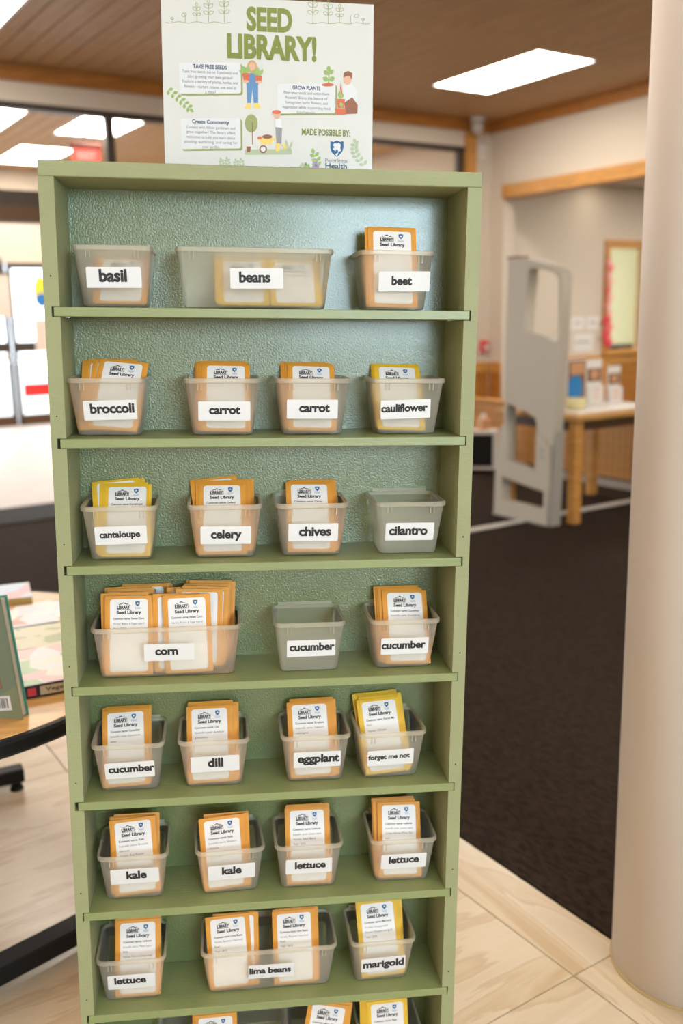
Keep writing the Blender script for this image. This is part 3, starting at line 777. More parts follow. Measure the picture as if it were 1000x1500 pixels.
# ================================================================== BINS
BH = .083
def bin_meshes(L):
    """L: rim length; returns body, rim meshes (origin at the centre of the underside)"""
    wt_, wb_ = L - .004, L - .021
    dt_, db_ = .097, .067
    def ring(f, inset, z, n=4):
        w_ = wb_ + (wt_ - wb_) * f - 2 * inset; d_ = db_ + (dt_ - db_) * f - 2 * inset
        return [(p[0], p[1], z) for p in rrect(w_, d_, .010 - min(inset, .004), n)]
    bm = bmesh.new()
    t = .0013
    rings = [ring(-.03, .004, .0012), ring(0, .001, .0018), ring(.03, 0, .004), ring(.95, 0, .0775)]
    rings += [ring(.95, t, .0775), ring(.04, t, .0046), ring(0, .0045, .0032)]
    vr = loft(bm, rings[:4], True, False, 0)
    rest = [vr[3]] + [[bm.verts.new(p) for p in r] for r in rings[4:]]
    for a, b in zip(rest, rest[1:]):
        for i in range(len(a)):
            bm.faces.new((a[i], a[(i + 1) % len(a)], b[(i + 1) % len(a)], b[i])).material_index = 1
    bm.faces.new(rest[-1]).material_index = 1
    for x in (-1, 1):
        for y in (-1, 1):
            cyl(bm, (x * (wb_ / 2 - .014), y * (db_ / 2 - .012), 0), .0035, .0012, 10)
    for f in bm.faces: f.smooth = len(f.verts) == 4
    body = D.meshes.new('bin_body'); bmesh.ops.recalc_face_normals(bm, faces=bm.faces[:]); bm.to_mesh(body); bm.free(); body.materials.append(M_bin); body.materials.append(M_inner)
    bm = bmesh.new()
    def rr(o_, z, n=4):
        return [(p[0], p[1], z) for p in rrect(wt_ + 2 * o_, dt_ + 2 * o_, .0105 + o_, n)]
    prof = [(-.0014, .0778), (.0002, .0766), (.0020, .0760), (.0026, .0772), (.0026, .0815), (.0018, .0828), (0, .0830), (-.0014, .0824)]
    loft(bm, [rr(a, z) for a, z in prof] + [rr(*prof[0])], False, False, smooth=False)
    for s in (-1, 1):
        for k in (0, 1):
            x = s * (wt_ / 2 - .017 - .0055 * k)
            box(bm, x - .0007, x + .0007, -dt_ / 2 - .0020, -dt_ / 2 + .0012, .066, .0765)
    # raised tab along the back rim
    tw = min(L * .80, .088)
    box(bm, -tw / 2, tw / 2, dt_ / 2 - .0006, dt_ / 2 + .0008, .0826, .0878, bev=.0004)
    rim = D.meshes.new('rim'); bm.to_mesh(rim); bm.free(); rim.materials.append(M_bin)
    return body, rim
MS = bin_meshes(.108); ML = bin_meshes(.219)
card_bm = bmesh.new(); poly(card_bm, rrect(.074, .0283, .0016, 3), -.00025, .0)
card_me = D.meshes.new('label_card'); bmesh.ops.recalc_face_normals(card_bm, faces=card_bm.faces[:]); card_bm.to_mesh(card_me); card_bm.free(); card_me.materials.append(M_card)

# name,row,x,rot,long, card x, card height, w,h,roll, text dx, text dz, text width
BINS = [
('basil',0,-0.2095,0,0, 0.0007,0.0411,0.8, -0.0013,0.0014,0.0377, 'frosted bin labelled basil, at the left end of the top shelf'),
('beans',0,-0.0150,0,1, 0.0018,0.0425,0.8, -0.0028,0.0009,0.0438, 'long frosted bin labelled beans on the top shelf'),
('beet',0,0.1855,0,0, 0.0111,0.0412,0.8, -0.0037,0.0004,0.0297, 'frosted bin labelled beet, at the right end of the top shelf'),
('broccoli',1,-0.2240,-2,0, 0.0046,0.0385,1.6, 0.0030,0.0017,0.0615, 'frosted bin labelled broccoli, below the basil bin'),
('carrot',1,-0.0635,0,0, 0.0023,0.0367,-0.2, 0.0005,0.0010,0.0447, 'left one of the two frosted bins labelled carrot, beside broccoli'),
('carrot',1,0.0665,0,0, -0.0012,0.0389,-0.2, 0.0030,0.0015,0.0451, 'right one of the two frosted bins labelled carrot, beside cauliflower'),
('cauliflower',1,0.2060,0,0, -0.0034,0.0385,1.9, -0.0018,0.0016,0.0692, 'frosted bin labelled cauliflower with yellow packets'),
('cantaloupe',2,-0.2140,0,0, 0.0014,0.0398,1.0, -0.0015,0.0011,0.0578, 'frosted bin labelled cantaloupe with yellow packets'),
('celery',2,-0.0625,0,0, 0.0007,0.0367,-.6, 0.0006,0.0009,0.0453, 'frosted bin labelled celery on the third shelf'),
('chives',2,0.0655,0,0, 0.0015,0.0386,-.4, 0.0026,0.0007,0.0479, 'frosted bin labelled chives on the third shelf'),
('cilantro',2,0.2125,0,0, 0.0003,0.0369,-.4, -0.0022,0.0008,0.0590, 'empty frosted bin labelled cilantro on the third shelf'),
('corn',3,-0.1515,0,1, 0.0030,0.0424,-.3, -0.0039,0.0013,0.0337, 'long frosted bin labelled corn, crowded with packets'),
('cucumber',3,0.0625,0,0, 0.0017,0.0407,0.2, 0.0014,0.0017,0.0689, 'empty frosted bin labelled cucumber, right of the corn bin'),
('cucumber',3,0.2085,0,0, 0.0006,0.0389,0.2, -0.0019,0.0013,0.0663, 'filled frosted bin labelled cucumber at the right end of its shelf'),
('cucumber',4,-0.2140,0,0, 0.0014,0.0385,1.4, 0.0025,0.0017,0.0661, 'frosted bin labelled cucumber on the fifth shelf, left of dill'),
('dill',4,-0.0855,0,0, 0.0017,0.0420,0.8, 0.0006,0.0014,0.0239, 'frosted bin labelled dill on the fifth shelf'),
('eggplant',4,0.0720,0,0, 0.0021,0.0409,0, 0.0022,0.0011,0.0654, 'frosted bin labelled eggplant on the fifth shelf'),
('forget me not',4,0.1910,2.5,0, -0.0026,0.0379,0.5, -0.0024,0.0015,0.0670, 'frosted bin labelled forget me not with yellow packets'),
('kale',5,-0.2130,0,0, 0.0020,0.0454,0.6, 0.0027,0.0013,0.0312, 'left one of the two frosted bins labelled kale'),
('kale',5,-0.0650,3,0, 0.0016,0.0415,0.2, 0.0003,0.0020,0.0308, 'right one of the two frosted bins labelled kale, beside lettuce'),
('lettuce',5,0.0615,0,0, -0.0002,0.0431,0, 0.0023,0.0015,0.0495, 'frosted bin labelled lettuce, right beside the kale bins'),
('lettuce',5,0.2140,0,0, 0.0010,0.0412,0, 0.0003,0.0024,0.0501, 'frosted bin labelled lettuce at the right end of the sixth shelf'),
('lettuce',6,-0.2220,0,0, -0.0006,0.0397,0.3, -0.0018,0.0019,0.0495, 'frosted bin labelled lettuce, left of the lima beans bin'),
('lima beans',6,-0.0025,0,1, 0.0028,0.0392,-.5, -0.0019,0.0009,0.0676, 'long frosted bin labelled lima beans on the seventh shelf'),
('marigold',6,0.1830,1,0, 0.0013,0.0352,1.2, 0.0002,0.0007,0.0686, 'frosted bin labelled marigold with yellow packets'),
('',7,-0.0800,0,1, 0,0,0,0,0,0, 'long frosted bin on the lowest shelf, left'),
('',7,0.0800,-2,0, 0,0,0,0,0,0, 'middle frosted bin on the lowest shelf, holding a tilted packet'),
('',7,0.2000,1,0, 0,0,0,0,0,0, 'frosted bin on the lowest shelf, at the right end'),
]
YC = .0632
SL = math.degrees(math.atan2(.015, BH))
TXT = {}
def bin_matrix(row, x, rot): return BK @ T(x, YC, ZS[row] + .0001) @ RZ(rot)
binmw = []
for (nm, row, x, rot, lg, cx, cz, roll, tx, tz, tw, lab) in BINS:
    mw = bin_matrix(row, x, rot); binmw.append(mw)
    b = empty('storage_bin', mw, lab, 'bin', 'frosted plastic bins on the bookcase')
    body, rim = ML if lg else MS
    link('bin_body', body, b); link('rim', rim, b)
    if nm:
        s = cz * BH / BH
        y = -.0335 - .015 * (cz * math.cos(R(SL))) / BH - .0004
        cmw = T(cx, y, cz * math.cos(R(SL))) @ RX(SL) @ RY(-roll)
        c = link('label_card', card_me, b, mw=cmw)
        if nm not in TXT:
            small = len(nm) > 9
            TXT[nm] = text_mesh(nm, tw, None, .040, space=.97)
            zz = [v.co.z for v in TXT[nm].vertices]
            # centre on the x-height band
            xh = tw
        me = TXT[nm]
        if not me.materials: me.materials.append(M_ink)
        link('lettering', me, c, mw=T(tx, -.0005, tz - .0005))

# ================================================================== SEED PACKETS
PW, PH, PT = .0715, .118, .0016
def packet_mesh(h, m):
    bm = bmesh.new()
    # slightly pillowed envelope: outline and a raised middle
    out = rrect(PW, h, .0012, 1, 0, h / 2); inn = rrect(PW - .008, h - .008, .002, 1, 0, h / 2)
    def ring(pts, y): return [(p[0], y, p[1]) for p in pts]
    loft(bm, [ring(inn, -PT), ring(out, -PT * .62), ring(out, -PT * .30), ring(inn, 0)])
    # glued flap at the back, near the top
    fl = [(-PW / 2 + .002, h - .001), (PW / 2 - .002, h - .001), (PW / 2 - .006, h - .022), (-PW / 2 + .006, h - .022)]
    poly(bm, fl, .0001, .0006)
    bmesh.ops.recalc_face_normals(bm, faces=bm.faces[:])
    me = D.meshes.new('seed_packet'); bm.to_mesh(me); bm.free(); me.materials.append(m); return me
PK = {(c, s): packet_mesh(h, M_env[c]) for c in 'oy' for s, h in (('n', PH), ('s', .098))}
SWD, SHT = .0560, .1085
def sticker_mesh(h):
    bm = bmesh.new(); poly(bm, rrect(SWD, h, .0045, 4, 0, 0), -.0003, .0)
    bmesh.ops.recalc_face_normals(bm, faces=bm.faces[:])
    me = D.meshes.new('sticker'); bm.to_mesh(me); bm.free(); me.materials.append(M_stick); return me
STK = {'n': sticker_mesh(SHT), 's': sticker_mesh(.0885)}

def shield_pts(s, cx=0, cz=0):
    p = [(-.5, .55), (-.25, .50), (0, .60), (.25, .50), (.5, .55), (.52, .1), (.42, -.22), (.2, -.45), (0, -.6), (-.2, -.45), (-.42, -.22), (-.52, .1)]
    return [(cx + a * s, cz + b * s) for a, b in p]
LION = [(-.30, .22), (-.18, .34), (.02, .30), (.16, .36), (.30, .22), (.26, -.02), (.34, -.20), (.12, -.26), (.06, -.12), (-.06, -.10), (-.10, -.22), (-.30, -.08), (-.20, .06)]

def header_mesh():
    """library logo, health shield and 'Seed Library'; origin = top centre of the sticker"""
    P = []
    P.append((text_mesh('LIBRARY', .0190, .0058, .05), -.0078, -.0120, 0, 0))
    P.append((text_mesh('Seed Library', .0365, None, .04), 0.0, -.0205, 0, 0))
    P.append((text_mesh('PennState', .0082, .0014, .0), .0128, -.0123, 0, 1))
    P.append((text_mesh('Health', .0078, .0019, .02), .0128, -.0142, 0, 1))
    bm = joined(P)
    # dome and roof over the word
    poly(bm, [(-.0165, -.0086), (-.0125, -.0066), (-.0104, -.0066), (-.0095, -.0055), (-.0078, -.0048), (-.0061, -.0055), (-.0052, -.0066), (-.0031, -.0066), (.0009, -.0086),
              (-.0040, -.0078), (-.0056, -.0074), (-.0078, -.0062), (-.0100, -.0074), (-.0116, -.0078)], 0, mi=0)
    poly(bm, [(-.0178, -.0090), (-.0178, -.0156), (-.0172, -.0156), (-.0172, -.0090)], 0, mi=0)
    poly(bm, [(.0022, -.0090), (.0022, -.0156), (.0016, -.0156), (.0016, -.0090)], 0, mi=0)
    poly(bm, [(-.0178, -.0157), (.0022, -.0157), (.0022, -.0152), (-.0178, -.0152)], 0, mi=0)
    poly(bm, shield_pts(.0066, .0128, -.0072), 0, mi=2)
    poly(bm, [(.0128 + a * .0044, -.0070 + b * .0044) for a, b in LION], -.00008, mi=3)
    me = D.meshes.new('print'); bm.to_mesh(me); bm.free()
    for m in (M_ink, M_teal2, M_teal, M_card): me.materials.append(m)
    return me
HEAD = header_mesh()
DET = {}
def details(lines):
    key = tuple(lines)
    if key in DET: return DET[key]
    P = []
    z = -.0295
    for i, l in enumerate(lines):
        if l == '': z -= .0020; continue
        me = text_mesh(l, None, None, .018 if i == 0 else -.002, size=.0046, align='LEFT')
        xs = [v.co.x for v in me.vertices]; k = min(1, .046 / max(xs))
        for v in me.vertices: v.co.x *= k
        P.append((me, -.0235, z, 0, 0 if i == 0 else 1)); z -= .0075
    bm = joined(P); me = D.meshes.new('details'); bm.to_mesh(me); bm.free(); me.materials.append(M_ink); me.materials.append(M_grey_ink)
    DET[key] = me; return me

ORD = ['front', 'second', 'third', 'fourth', 'fifth', 'sixth', 'seventh', 'eighth', 'ninth']
def packet(mw, col, size, lab, group, head=True, det=None):
    p = link('seed_packet', PK[(col, size)], None, mw=mw); setp(p, lab, 'seed packet', group)
    h = PH if size == 'n' else .098
    sh = SHT if size == 'n' else .0885
    s = link('sticker', STK[size], p, mw=T(0, -PT - .0001, h / 2))
    if head: link('print', HEAD, s, mw=T(0, -.0005, sh / 2))
    if det: link('details', details(det), s, mw=T(0, -.0005, sh / 2))

def stack(bi, where, x, lean, roll, n, col, det=None, jit=1.0, size='n', spread=None, y0=-.0300, step=.0020, ymax=.0510, head_all=False, lift=0.0):
    """pile of packets leaning on each other towards the back of bin bi; x = offset in the bin"""
    mw = binmw[bi]; rnd = random.Random(bi * 31 + int(x * 1000))
    L = PH if size == 'n' else .098
    where = where.replace(' of the lowest shelf', ' at the bottom')
    plain = {'o': 'orange', 'y': 'yellow'}[col]
    le = min(lean, math.degrees(math.asin(min(.95, (ymax - y0 - (n - 1) * step) / L))))
    for k in range(n):
        y = y0 + k * step / math.cos(R(le))
        up = 0 if k == 0 else (0.0009 * k + rnd.uniform(0, .002))
        if spread and k < len(spread): dx, rl = spread[k]
        else: dx, rl = (0, roll) if k == 0 else (rnd.uniform(-.004, .004) * jit, roll + rnd.uniform(-1.5, 1.5) * jit)
        if k == 0 and not spread: dx = 0; rl = roll
        # keep the lower corners above the floor of the bin when rolled
        base = .0036 + abs(math.sin(R(rl))) * PW / 2 + PT * math.sin(R(le)) + lift
        m = mw @ T(x + dx, y, base) @ RX(-le) @ T(0, 0, up) @ RY(-rl)
        packet(m, col, size, '%s seed packet, %s in %s' % (plain, 'frontmost' if k == 0 else ORD[min(k, 8)] + ' from the front', where),
               'seed packets in the bins', head=(k == 0 or head_all), det=det if (k == 0) else None)

def D_(common, *rest): return ['Common name: ' + common] + list(rest)
stack(0, 'the basil bin', .007, 50, 0, 3, 'o', D_('Basil'), size='s', y0=-.0305, ymax=.046)
stack(1, 'the left half of the beans bin', -.016, 50, 0, 3, 'y', D_('Beans'), size='s', y0=-.0305, ymax=.046)
stack(1, 'the right half of the beans bin', .058, 48, 0, 3, 'y', D_('Beans'), size='s', y0=-.0305, ymax=.048)
stack(2, 'the beet bin', -.002, 18, -1, 3, 'o', spread=[(0, -1), (-.003, -.4), (.001, -.8)])
stack(3, 'the broccoli bin', .004, 36, -6, 7, 'o', spread=[(0, -6), (-.004, -3), (-.009, 0), (-.012, 1), (-.008, -1), (-.013, 1), (-.012, 0)])
stack(4, 'the left carrot bin', 0.001, 40, -1, 6, 'o', spread=[(.003, -1), (0, -.5), (-.002, 0), (-.004, 0), (-.002, -2), (-.006, 0)])
stack(5, 'the right carrot bin', 0, 38, -2, 5, 'o', spread=[(0, -2), (-.002, -1.5), (-.003, 0), (-.005, .5), (-.004, 0)])
stack(6, 'the cauliflower bin', -.007, 39, -2, 4, 'y', spread=[(0, -2), (-.001, -1.4), (-.002, -1.2), (0, -1.8)])
stack(7, 'the cantaloupe bin', .006, 36, 0, 5, 'y', D_('Cantaloupe'), spread=[(0, 0), (-.004, 1), (-.006, 0), (-.007, 6), (-.005, 3)])
stack(8, 'the celery bin', -.004, 42, 0, 7, 'o', D_('Celery'), spread=[(0, 0), (-.004, 0), (.002, 1), (.008, 0), (-.001, 6), (.012, -1), (.010, 0)])
stack(9, 'the chives bin', 0, 42, -1, 6, 'o', D_('Chives'), spread=[(0, -1), (.003, 0), (.006, 0), (.008, .5), (.010, 0), (.006, 0)])
# corn: two files of packets
cd = D_('Sweet Corn', 'Variety: Butter & Sugar hybrid', 'Year: 2025')
stack(11, 'the left file of the corn bin', -.058, 15, 0, 7, 'o', cd, spread=[(0, -.5), (-.004, 1), (.002, 0), (.004, 1), (.001, 2), (.022, 0), (.030, 1)], y0=-.030, step=.0085, head_all=True)
stack(11, 'the right file of the corn bin', .032, 9, 1.2, 8, 'o', cd, spread=[(0, 1.5), (-.018, 0), (.012, -2), (.018, -4), (.004, 1), (.024, -2), (.030, -3), (.028, -1.5)], y0=-.0300, step=.0078, head_all=True)
stack(13, 'the cucumber bin of the fourth shelf', .005, 30, -1, 5, 'o', D_('Cucumber', 'Scientific name: Cucumis sa'), spread=[(.004, -1), (0, 0), (-.004, -1), (-.006, 0), (-.003, .5)], step=.003)
stack(14, 'the cucumber bin of the fifth shelf', -.005, 34, 2, 4, 'o', D_('Cucumber', 'Scientific name: Cucumis sa-', 'tivus'), spread=[(0, 2.5), (.001, 1), (-.002, 2), (.001, 1)], step=.003)
stack(15, 'the dill bin', -.002, 30, 1, 4, 'o', D_('Dill', 'Scientific name: Anethum', 'graveolens'), spread=[(-.003, 1), (.003, 0), (.006, 0), (-.001, 1)])
stack(16, 'the eggplant bin', 0, 30, 1, 4, 'o', D_('Eggplant', 'Scientific name: Solanum', 'melongena'), spread=[(-.003, 1), (.003, 0), (.0, 0), (.002, 1)])
stack(17, 'the forget me not bin', -.004, 30, 3.4, 6, 'y', ['Common name: Forget Me', 'Not', '', 'Variety: Chinese'], spread=[(0, 3), (.004, 3), (.005, 3), (0, 3.5), (-.002, 4), (-.001, 2.5)], step=.003)
stack(18, 'the left kale bin', .003, 14, 3, 4, 'o', D_('Kale', 'Scientific name: Brassica', 'oleracea', 'Variety: Red Russian', 'Year: 2025'), spread=[(.002, 4), (-.003, 1), (-.005, .5), (0, 0)], step=.0035)
stack(19, 'the right kale bin', -.004, 8, 2, 3, 'o', D_('Kale', 'Scientific name: Brassica', 'oleracea', 'Variety: Blue Curled Vates', 'Year: 2025', 'Days to maturity: 50', 'Seed depth: 1/2"'), spread=[(-.002, 3), (.002, 1), (0, 0)], step=.0035)
stack(20, 'the lettuce bin beside kale', .001, 24, 0, 3, 'o', D_('Lettuce', 'Scientific name: Lactuca sativa', 'Variety: Salad Blend', 'Year: 2025'), spread=[(0, 0), (.001, 0), (.002, 0)])
stack(21, 'the right end lettuce bin', -.003, 22, -1, 4, 'o', D_('Lettuce', 'Scientific name: Lactuca sativa', 'Variety: Marvel of Four Sea-', 'sons'), spread=[(.001, -1.5), (-.003, 0), (-.006, -1), (-.004, 0)], step=.0035)
stack(22, 'the lettuce bin of the seventh shelf', .008, 18, 0, 3, 'o', D_('Lettuce', 'Scientific name: Mayan jaguar', 'Bibb', 'Variety: Marconi Green Head', 'Year: 2025'), spread=[(0, 0), (-.001, 0), (.001, 0)])
stack(23, 'the left half of the lima beans bin', -.058, 12, 2, 3, 'o', D_('Lima Beans', 'Variety: Burpee\'s Improved', 'Bush', 'Year: 2025', 'Days to maturity: 75-80'), spread=[(-.003, 3), (.006, 0), (.004, .5)])
stack(23, 'the right half of the lima beans bin', .044, 14, 0, 3, 'o', D_('Lima Beans', 'Variety: Burpee\'s Improved', 'Bush', 'Year: 2025', 'Days to maturity: 75-80'), spread=[(0, 1), (-.001, 0), (.003, 0)])
stack(24, 'the marigold bin', .003, 26, 1, 4, 'y', D_('Marigold', 'Variety: Cempasuchil', 'Flower: Mexican marigold', 'Year: 2025'), spread=[(0, 2), (-.001, 1), (.003, -1), (.001, 0)])
stack(25, 'the long bin of the lowest shelf', -.010, 12, 0, 3, 'o', D_('Onion'), spread=[(0, 1), (-.004, 0), (-.003, 0)])
stack(26, 'the middle bin of the lowest shelf', 0, 12, 10, 3, 'o', D_('Okra', 'Scientific name: Abel-', 'moschus'), spread=[(-.002, -11), (.006, -9), (.008, -8)])
stack(27, 'the right end bin of the lowest shelf', -.002, 12, 1, 4, 'y', D_('Peas'), spread=[(.002, 1), (-.003, 0), (-.007, 0), (-.010, 0)])

# ================================================================== SIGN ON TOP
sign = empty('sign_holder', BK @ T(.0075, .050, TOPZ + .0002) @ RX(-1.0), 'acrylic stand with the white seed library poster, on top of the bookcase', 'sign')
SW, SH = .2890, .2240
link('holder', bx(-SW / 2 - .001, SW / 2 + .001, .0012, .0032, 0, SH + .002, bev=.0004), sign, M_acryl)
link('holder_front', bx(-SW / 2 - .001, SW / 2 + .001, -.0030, -.0012, 0, SH + .001, bev=.0004), sign, M_acryl)
link('base', bx(-SW / 2 - .001, SW / 2 + .001, -.0030, .045, 0, .002, bev=.0004), sign, M_acryl)
M_poster = mat('poster paper', (.64, .62, .575), .5)
poster = link('poster', bx(-SW / 2, SW / 2, -.0005, .0005, .0022, SH), sign, M_poster)
C_ol = mat('olive print', (.20, .225, .03), .6); C_ol2 = mat('pale olive print', (.30, .33, .12), .6); C_gr = mat('leaf green print', (.30, .42, .12), .6)
C_pg = mat('pale green print', (.42, .48, .30), .6); C_wh = mat('white print', (.68, .68, .68), .6); C_bl = mat('denim blue print', (.11, .25, .46), .6)
C_ye = mat('yellow print', (.85, .58, .14), .6); C_sk = mat('peach print', (.70, .40, .27), .6); C_br = mat('brown print', (.28, .10, .05), .6)
C_rd = mat('terracotta print', (.60, .13, .05), .6); C_pu = mat('purple print', (.33, .20, .50), .6); C_gy = mat('grey print', (.26, .26, .26), .6)
C_nv = mat('navy print', (.02, .05, .12), .6); C_blond = mat('blond print', (.55, .35, .13), .6); C_ln = mat('fine olive line', (.28, .32, .13), .6)
K = 3160.0
def PX(x, y): return ((x - 50) / K - SW / 2 + .0005, SH - (y - 2 - .040 * (x - 50)) / K)
LAY = [-.0006]
def flat(name, pts, m, lay=1, parent=None):
    bm = bmesh.new(); poly(bm, [PX(*p) for p in pts], LAY[0] - .00008 * lay)
    return link(name, bm, parent or poster, m)
def group_shapes(name, shapes, lay0=1):
    bm = bmesh.new(); ms = []
    for i, (pts, m) in enumerate(shapes):
        if m not in ms: ms.append(m)
        poly(bm, [PX(*p) for p in pts], LAY[0] - .00005 * (lay0 + i), mi=ms.index(m))
    return link(name, bm, poster, ms)
def ell(cx, cy, rx, ry, n=18, a=0):
    ca, sa = math.cos(R(a)), math.sin(R(a))
    return [(cx + rx * math.cos(2 * math.pi * i / n) * ca - ry * math.sin(2 * math.pi * i / n) * sa, cy + rx * math.cos(2 * math.pi * i / n) * sa + ry * math.sin(2 * math.pi * i / n) * ca) for i in range(n)]
def rb(x0, y0, x1, y1, r=10):
    return rrect(x1 - x0, y1 - y0, r, 4, (x0 + x1) / 2, (y0 + y1) / 2)
def words(name, body, x0, x1, y, m, bold=.0, h=None, lay=6):
    me = text_mesh(body, (x1 - x0) / K, (h / K if h else None), bold)
    p = PX((x0 + x1) / 2, y); me.materials.clear()
    return link(name, me, poster, m, mw=T(p[0], LAY[0] - .00008 * lay, p[1]) @ RY(2.0 - 2.0))
words('heading', 'SEED', 409, 606, 102, C_ol, .042, 100)
words('heading', 'LIBRARY!', 325, 712, 214, C_ol, .044, 104)
words('lettering', 'MADE POSSIBLE BY:', 647, 862, 565, C_ol, .03, 28)
for (x0, y0, x1, y1, ttl, lines) in (
    (118, 275, 382, 400, 'TAKE FREE SEEDS', ['Take free seeds (up to 5 packets) and', 'start growing your own garden!', 'Explore a variety of plants, herbs, and', 'flowers\u2014nurture nature, one seed at', 'a time!']),
    (540, 362, 795, 484, 'GROW PLANTS', ['Plant your seeds and watch them', 'flourish! Enjoy the beauty of', 'homegrown herbs, flowers, and', 'vegetables while supporting local', 'biodiversity.']),
    (120, 502, 378, 628, 'Create Community', ['Connect with fellow gardeners and', 'grow together! The library offers', 'resources to help you learn about', 'planting, sustaining, and caring for', 'your garden.'])):
    group_shapes('text_panel', [(rb(x0 + 5, y0 + 5, x1 + 8, y1 + 8), C_ol2), (rb(x0, y0, x1, y1), C_wh)])
    cx = (x0 + x1) / 2; tw_ = {'TAKE FREE SEEDS': 145, 'GROW PLANTS': 122, 'Create Community': 160}[ttl]
    words('lettering', ttl, cx - tw_ / 2, cx + tw_ / 2, y0 + 17, C_nv, .02, 17 if ttl[0] != 'C' else 21)
    for i, l in enumerate(lines):
        lw = min(238, len(l) * 6.4)
        words('lettering', l, cx - lw / 2, cx + lw / 2, y0 + 40 + i * 20, C_gy, .0, 16)
# sprouting plants in outline
def sprout(pts_list, name='sprout_drawing'):
    bm = bmesh.new()
    for pts in pts_list:
        q = [PX(*p) for p in pts]
        for a, b in zip(q, q[1:]):
            d = Vector((b[0] - a[0], b[1] - a[1])); l = d.length
            if l < 1e-6: continue
            n = Vector((-d.y, d.x)) / l * .00035
            poly(bm, [(a[0] - n.x, a[1] - n.y), (b[0] - n.x, b[1] - n.y), (b[0] + n.x, b[1] + n.y), (a[0] + n.x, a[1] + n.y)], LAY[0] - .0001)
    return link(name, bm, poster, C_ln)
def leafl(x, y, l, a, wd=.35):
    ca, sa = math.cos(R(a)), math.sin(R(a))
    out = []
    for i in range(9):
        t = i / 8; out.append((l * t, wd * l * math.sin(math.pi * t)))
    for i in range(8, -1, -1):
        t = i / 8; out.append((l * t, -wd * l * math.sin(math.pi * t)))
    return [(x + u * ca - v * sa, y + u * sa + v * ca) for u, v in out]
def sprouts(X, sgn, yo):
    P = [[(X + sgn * t, 110 + yo + 3 * math.sin(t / 12)) for t in range(0, 285, 12)]]
    P += [[(X + sgn * 28, 110 + yo), (X + sgn * 30, 98 + yo), (X + sgn * 22, 92 + yo)], leafl(X + sgn * 22, 95 + yo, 14, 0 if sgn > 0 else 180)]
    P += [[(X + sgn * 82, 110 + yo), (X + sgn * 84, 84 + yo), (X + sgn * 78, 76 + yo)], leafl(X + sgn * 68, 84 + yo, 22, -20)]
    for xx, h in ((132, 66), (182, 80), (248, 88)):
        P.append([(X + sgn * xx, 112 + yo), (X + sgn * (xx + 1), 112 - h + yo)])
        for k, (a, l) in enumerate(((-90, 22), (-40, 26), (-140, 26), (-25, 24), (-155, 24))):
            P.append(leafl(X + sgn * xx, 112 - h * (.95 if k < 1 else (.75 if k < 3 else .45)) + yo, l * (h / 80), a, .28))
    sprout(P)
sprouts(66, 1, 4); sprouts(944, -1, 4)
# leafy branches
def branch(x0, y0, x1, y1, n, m, l=22, sway=0):
    sh = []
    a = math.degrees(math.atan2(y1 - y0, x1 - x0))
    for i in range(n):
        t = (i + .5) / n; x = x0 + (x1 - x0) * t + sway * math.sin(math.pi * t); y = y0 + (y1 - y0) * t
        sh.append((leafl(x, y, l, a + 55, .3), m)); sh.append((leafl(x, y, l, a - 55, .3), m))
    sh.append((leafl(x1, y1, l, a, .3), m))
    group_shapes('leaf_branch', sh)
branch(62, 378, 160, 462, 6, C_gr, 22, 4)
branch(935, 712, 888, 612, 6, C_pg, 24, -22)
branch(300, 712, 292, 680, 3, C_pg, 16); branch(325, 712, 318, 676, 3, C_pg, 16); branch(362, 716, 356, 684, 3, C_pg, 16); branch(385, 718, 380, 682, 3, C_pg, 16)
branch(715, 715, 700, 655, 3, C_gr, 26, 6)
branch(640, 720, 655, 704, 2, C_pg, 20); branch(675, 722, 668, 706, 2, C_gr, 18)
group_shapes('flower_drawing', [(ell(706, 686, 11, 13), C_pu), (ell(712, 708, 12, 13), C_pu), (ell(700, 712, 9, 10), C_pu)])
# woman with plants
group_shapes('gardener_drawing', [
    (ell(431, 292, 22, 27), C_blond), (ell(431, 291, 14, 17), C_sk),
    ([(406, 362), (408, 452), (424, 452), (431, 385), (438, 452), (456, 452), (456, 362)], C_bl),
    ([(408, 325), (456, 325), (458, 365), (405, 365)], C_bl), (rb(412, 318, 452, 345, 4), C_ol2 if False else C_bl),
    ([(404, 440), (424, 440), (424, 462), (397, 462), (397, 456), (404, 452)], C_ye), ([(438, 440), (458, 440), (466, 456), (466, 462), (438, 462)], C_ye),
    ([(388, 318), (420, 318), (417, 350), (394, 350)], C_rd), ([(444, 328), (474, 330), (470, 356), (448, 356)], C_rd),
    (ell(402, 352, 15, 6), C_sk), (ell(460, 354, 15, 6), C_sk),
    (leafl(402, 320, 34, -110), C_gr), (leafl(405, 320, 34, -70), C_gr), (leafl(396, 318, 24, -150), C_gr),
    (leafl(458, 330, 40, -95, .2), C_gr), (leafl(462, 330, 34, -60, .22), C_gr), (leafl(452, 330, 32, -125, .22), C_gr)])
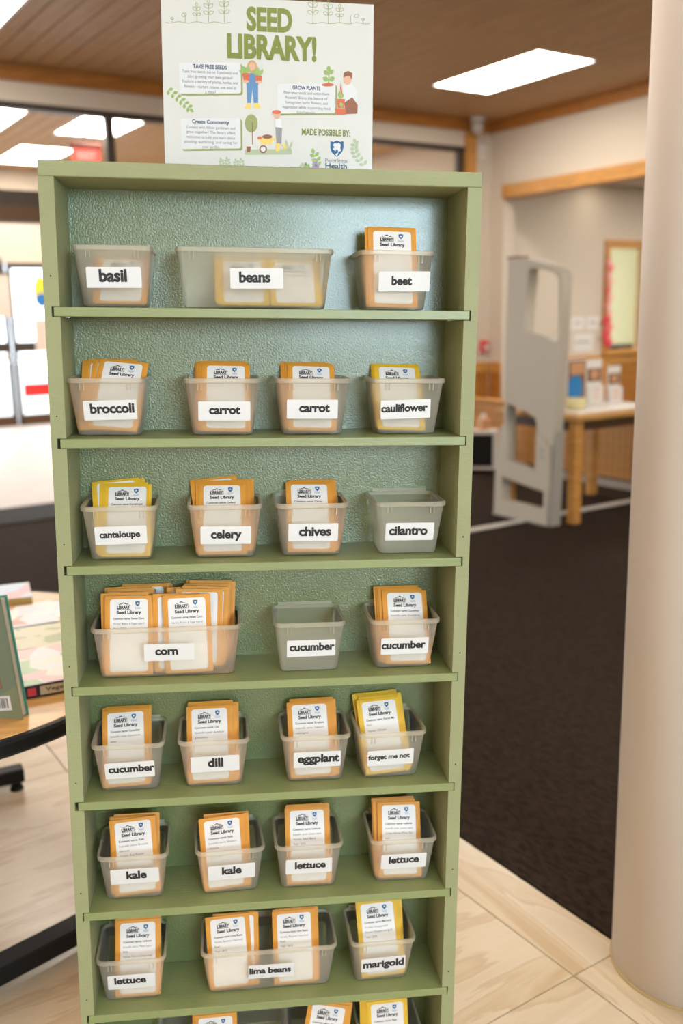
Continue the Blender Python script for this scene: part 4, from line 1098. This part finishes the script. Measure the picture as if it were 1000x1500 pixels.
# planting man
group_shapes('planting_drawing', [
    ([(762, 365), (764, 310), (768, 310), (768, 365)], C_gr), (leafl(765, 350, 30, -150), C_gr), (leafl(766, 350, 30, -30), C_gr), (leafl(765, 325, 28, -140), C_gr), (leafl(766, 322, 28, -40), C_gr), (leafl(765, 312, 26, -90), C_gr),
    (ell(762, 366, 27, 7), C_rd),
    ([(826, 375), (870, 362), (892, 395), (892, 452), (835, 455)], C_wh), ([(835, 440), (870, 418), (895, 450), (893, 486), (840, 488)], C_br),
    (ell(848, 345, 17, 21), C_sk), ([(830, 338), (833, 315), (852, 309), (870, 318), (868, 345), (858, 330), (842, 330)], C_br),
    ([(820, 350), (823, 380), (826, 412), (820, 412), (816, 380)], C_rd),
    ([(800, 425), (838, 425), (834, 462), (806, 462)], C_rd), (leafl(818, 425, 34, -100, .25), C_gr), (leafl(818, 425, 26, -60, .25), C_gr),
    ([(792, 464), (842, 464), (842, 490), (800, 490)], C_rd), (leafl(826, 462, 26, -110, .3), C_gr)])
# tree, gardener and wheelbarrow
group_shapes('wheelbarrow_drawing', [
    (rb(396, 632, 603, 655, 4), C_pg), (ell(425, 524, 28, 38), C_ol2), ([(428, 520), (432, 520), (432, 612), (428, 612)], C_br),
    ([(402, 620), (422, 620), (419, 643), (405, 643)], C_br),
    ([(452, 585), (526, 585), (512, 612), (472, 612)], C_ye), (ell(494, 580, 22, 9), C_br), (rb(452, 578, 470, 590, 3), C_rd),
    ([(520, 590), (556, 570), (557, 574), (522, 596)], C_ye),
    (ell(476, 632, 17, 17), C_br), (ell(476, 632, 11, 11), C_wh),
    (ell(537, 492, 13, 15), C_sk), ([(512, 488), (525, 470), (545, 470), (557, 492), (538, 484)], C_sk), (ell(536, 478, 20, 8), C_rd),
    ([(528, 508), (556, 508), (560, 560), (530, 565)], C_wh), ([(530, 540), (560, 545), (556, 610), (536, 612)], C_gy),
    ([(534, 608), (550, 608), (548, 640), (530, 642)], C_ye), ([(556, 612), (576, 612), (590, 625), (570, 632)], C_ye),
    (leafl(585, 640, 50, -100, .12), C_pg), (leafl(590, 640, 44, -70, .12), C_pg)])
# health logo
group_shapes('health_logo', [([(803 + 2 * 0 + a * 62, 633 - b * 62) for a, b in shield_pts(1)], C_wh), ([(803 + a * 58, 633 - b * 58) for a, b in shield_pts(1)], M_teal),
                      ([(803 + a * 58, 630 - b * 62) for a, b in LION], C_wh), ([(796, 655), (806, 650), (812, 640), (806, 662), (800, 664)], C_wh)])
words('lettering', 'PennState', 752, 850, 684, C_nv, -.012, 16)
words('lettering', 'Health', 752, 848, 706, C_nv, .015, 22)

# drop unused data blocks made on the way
for me in list(D.meshes):
    if me.users == 0: D.meshes.remove(me)
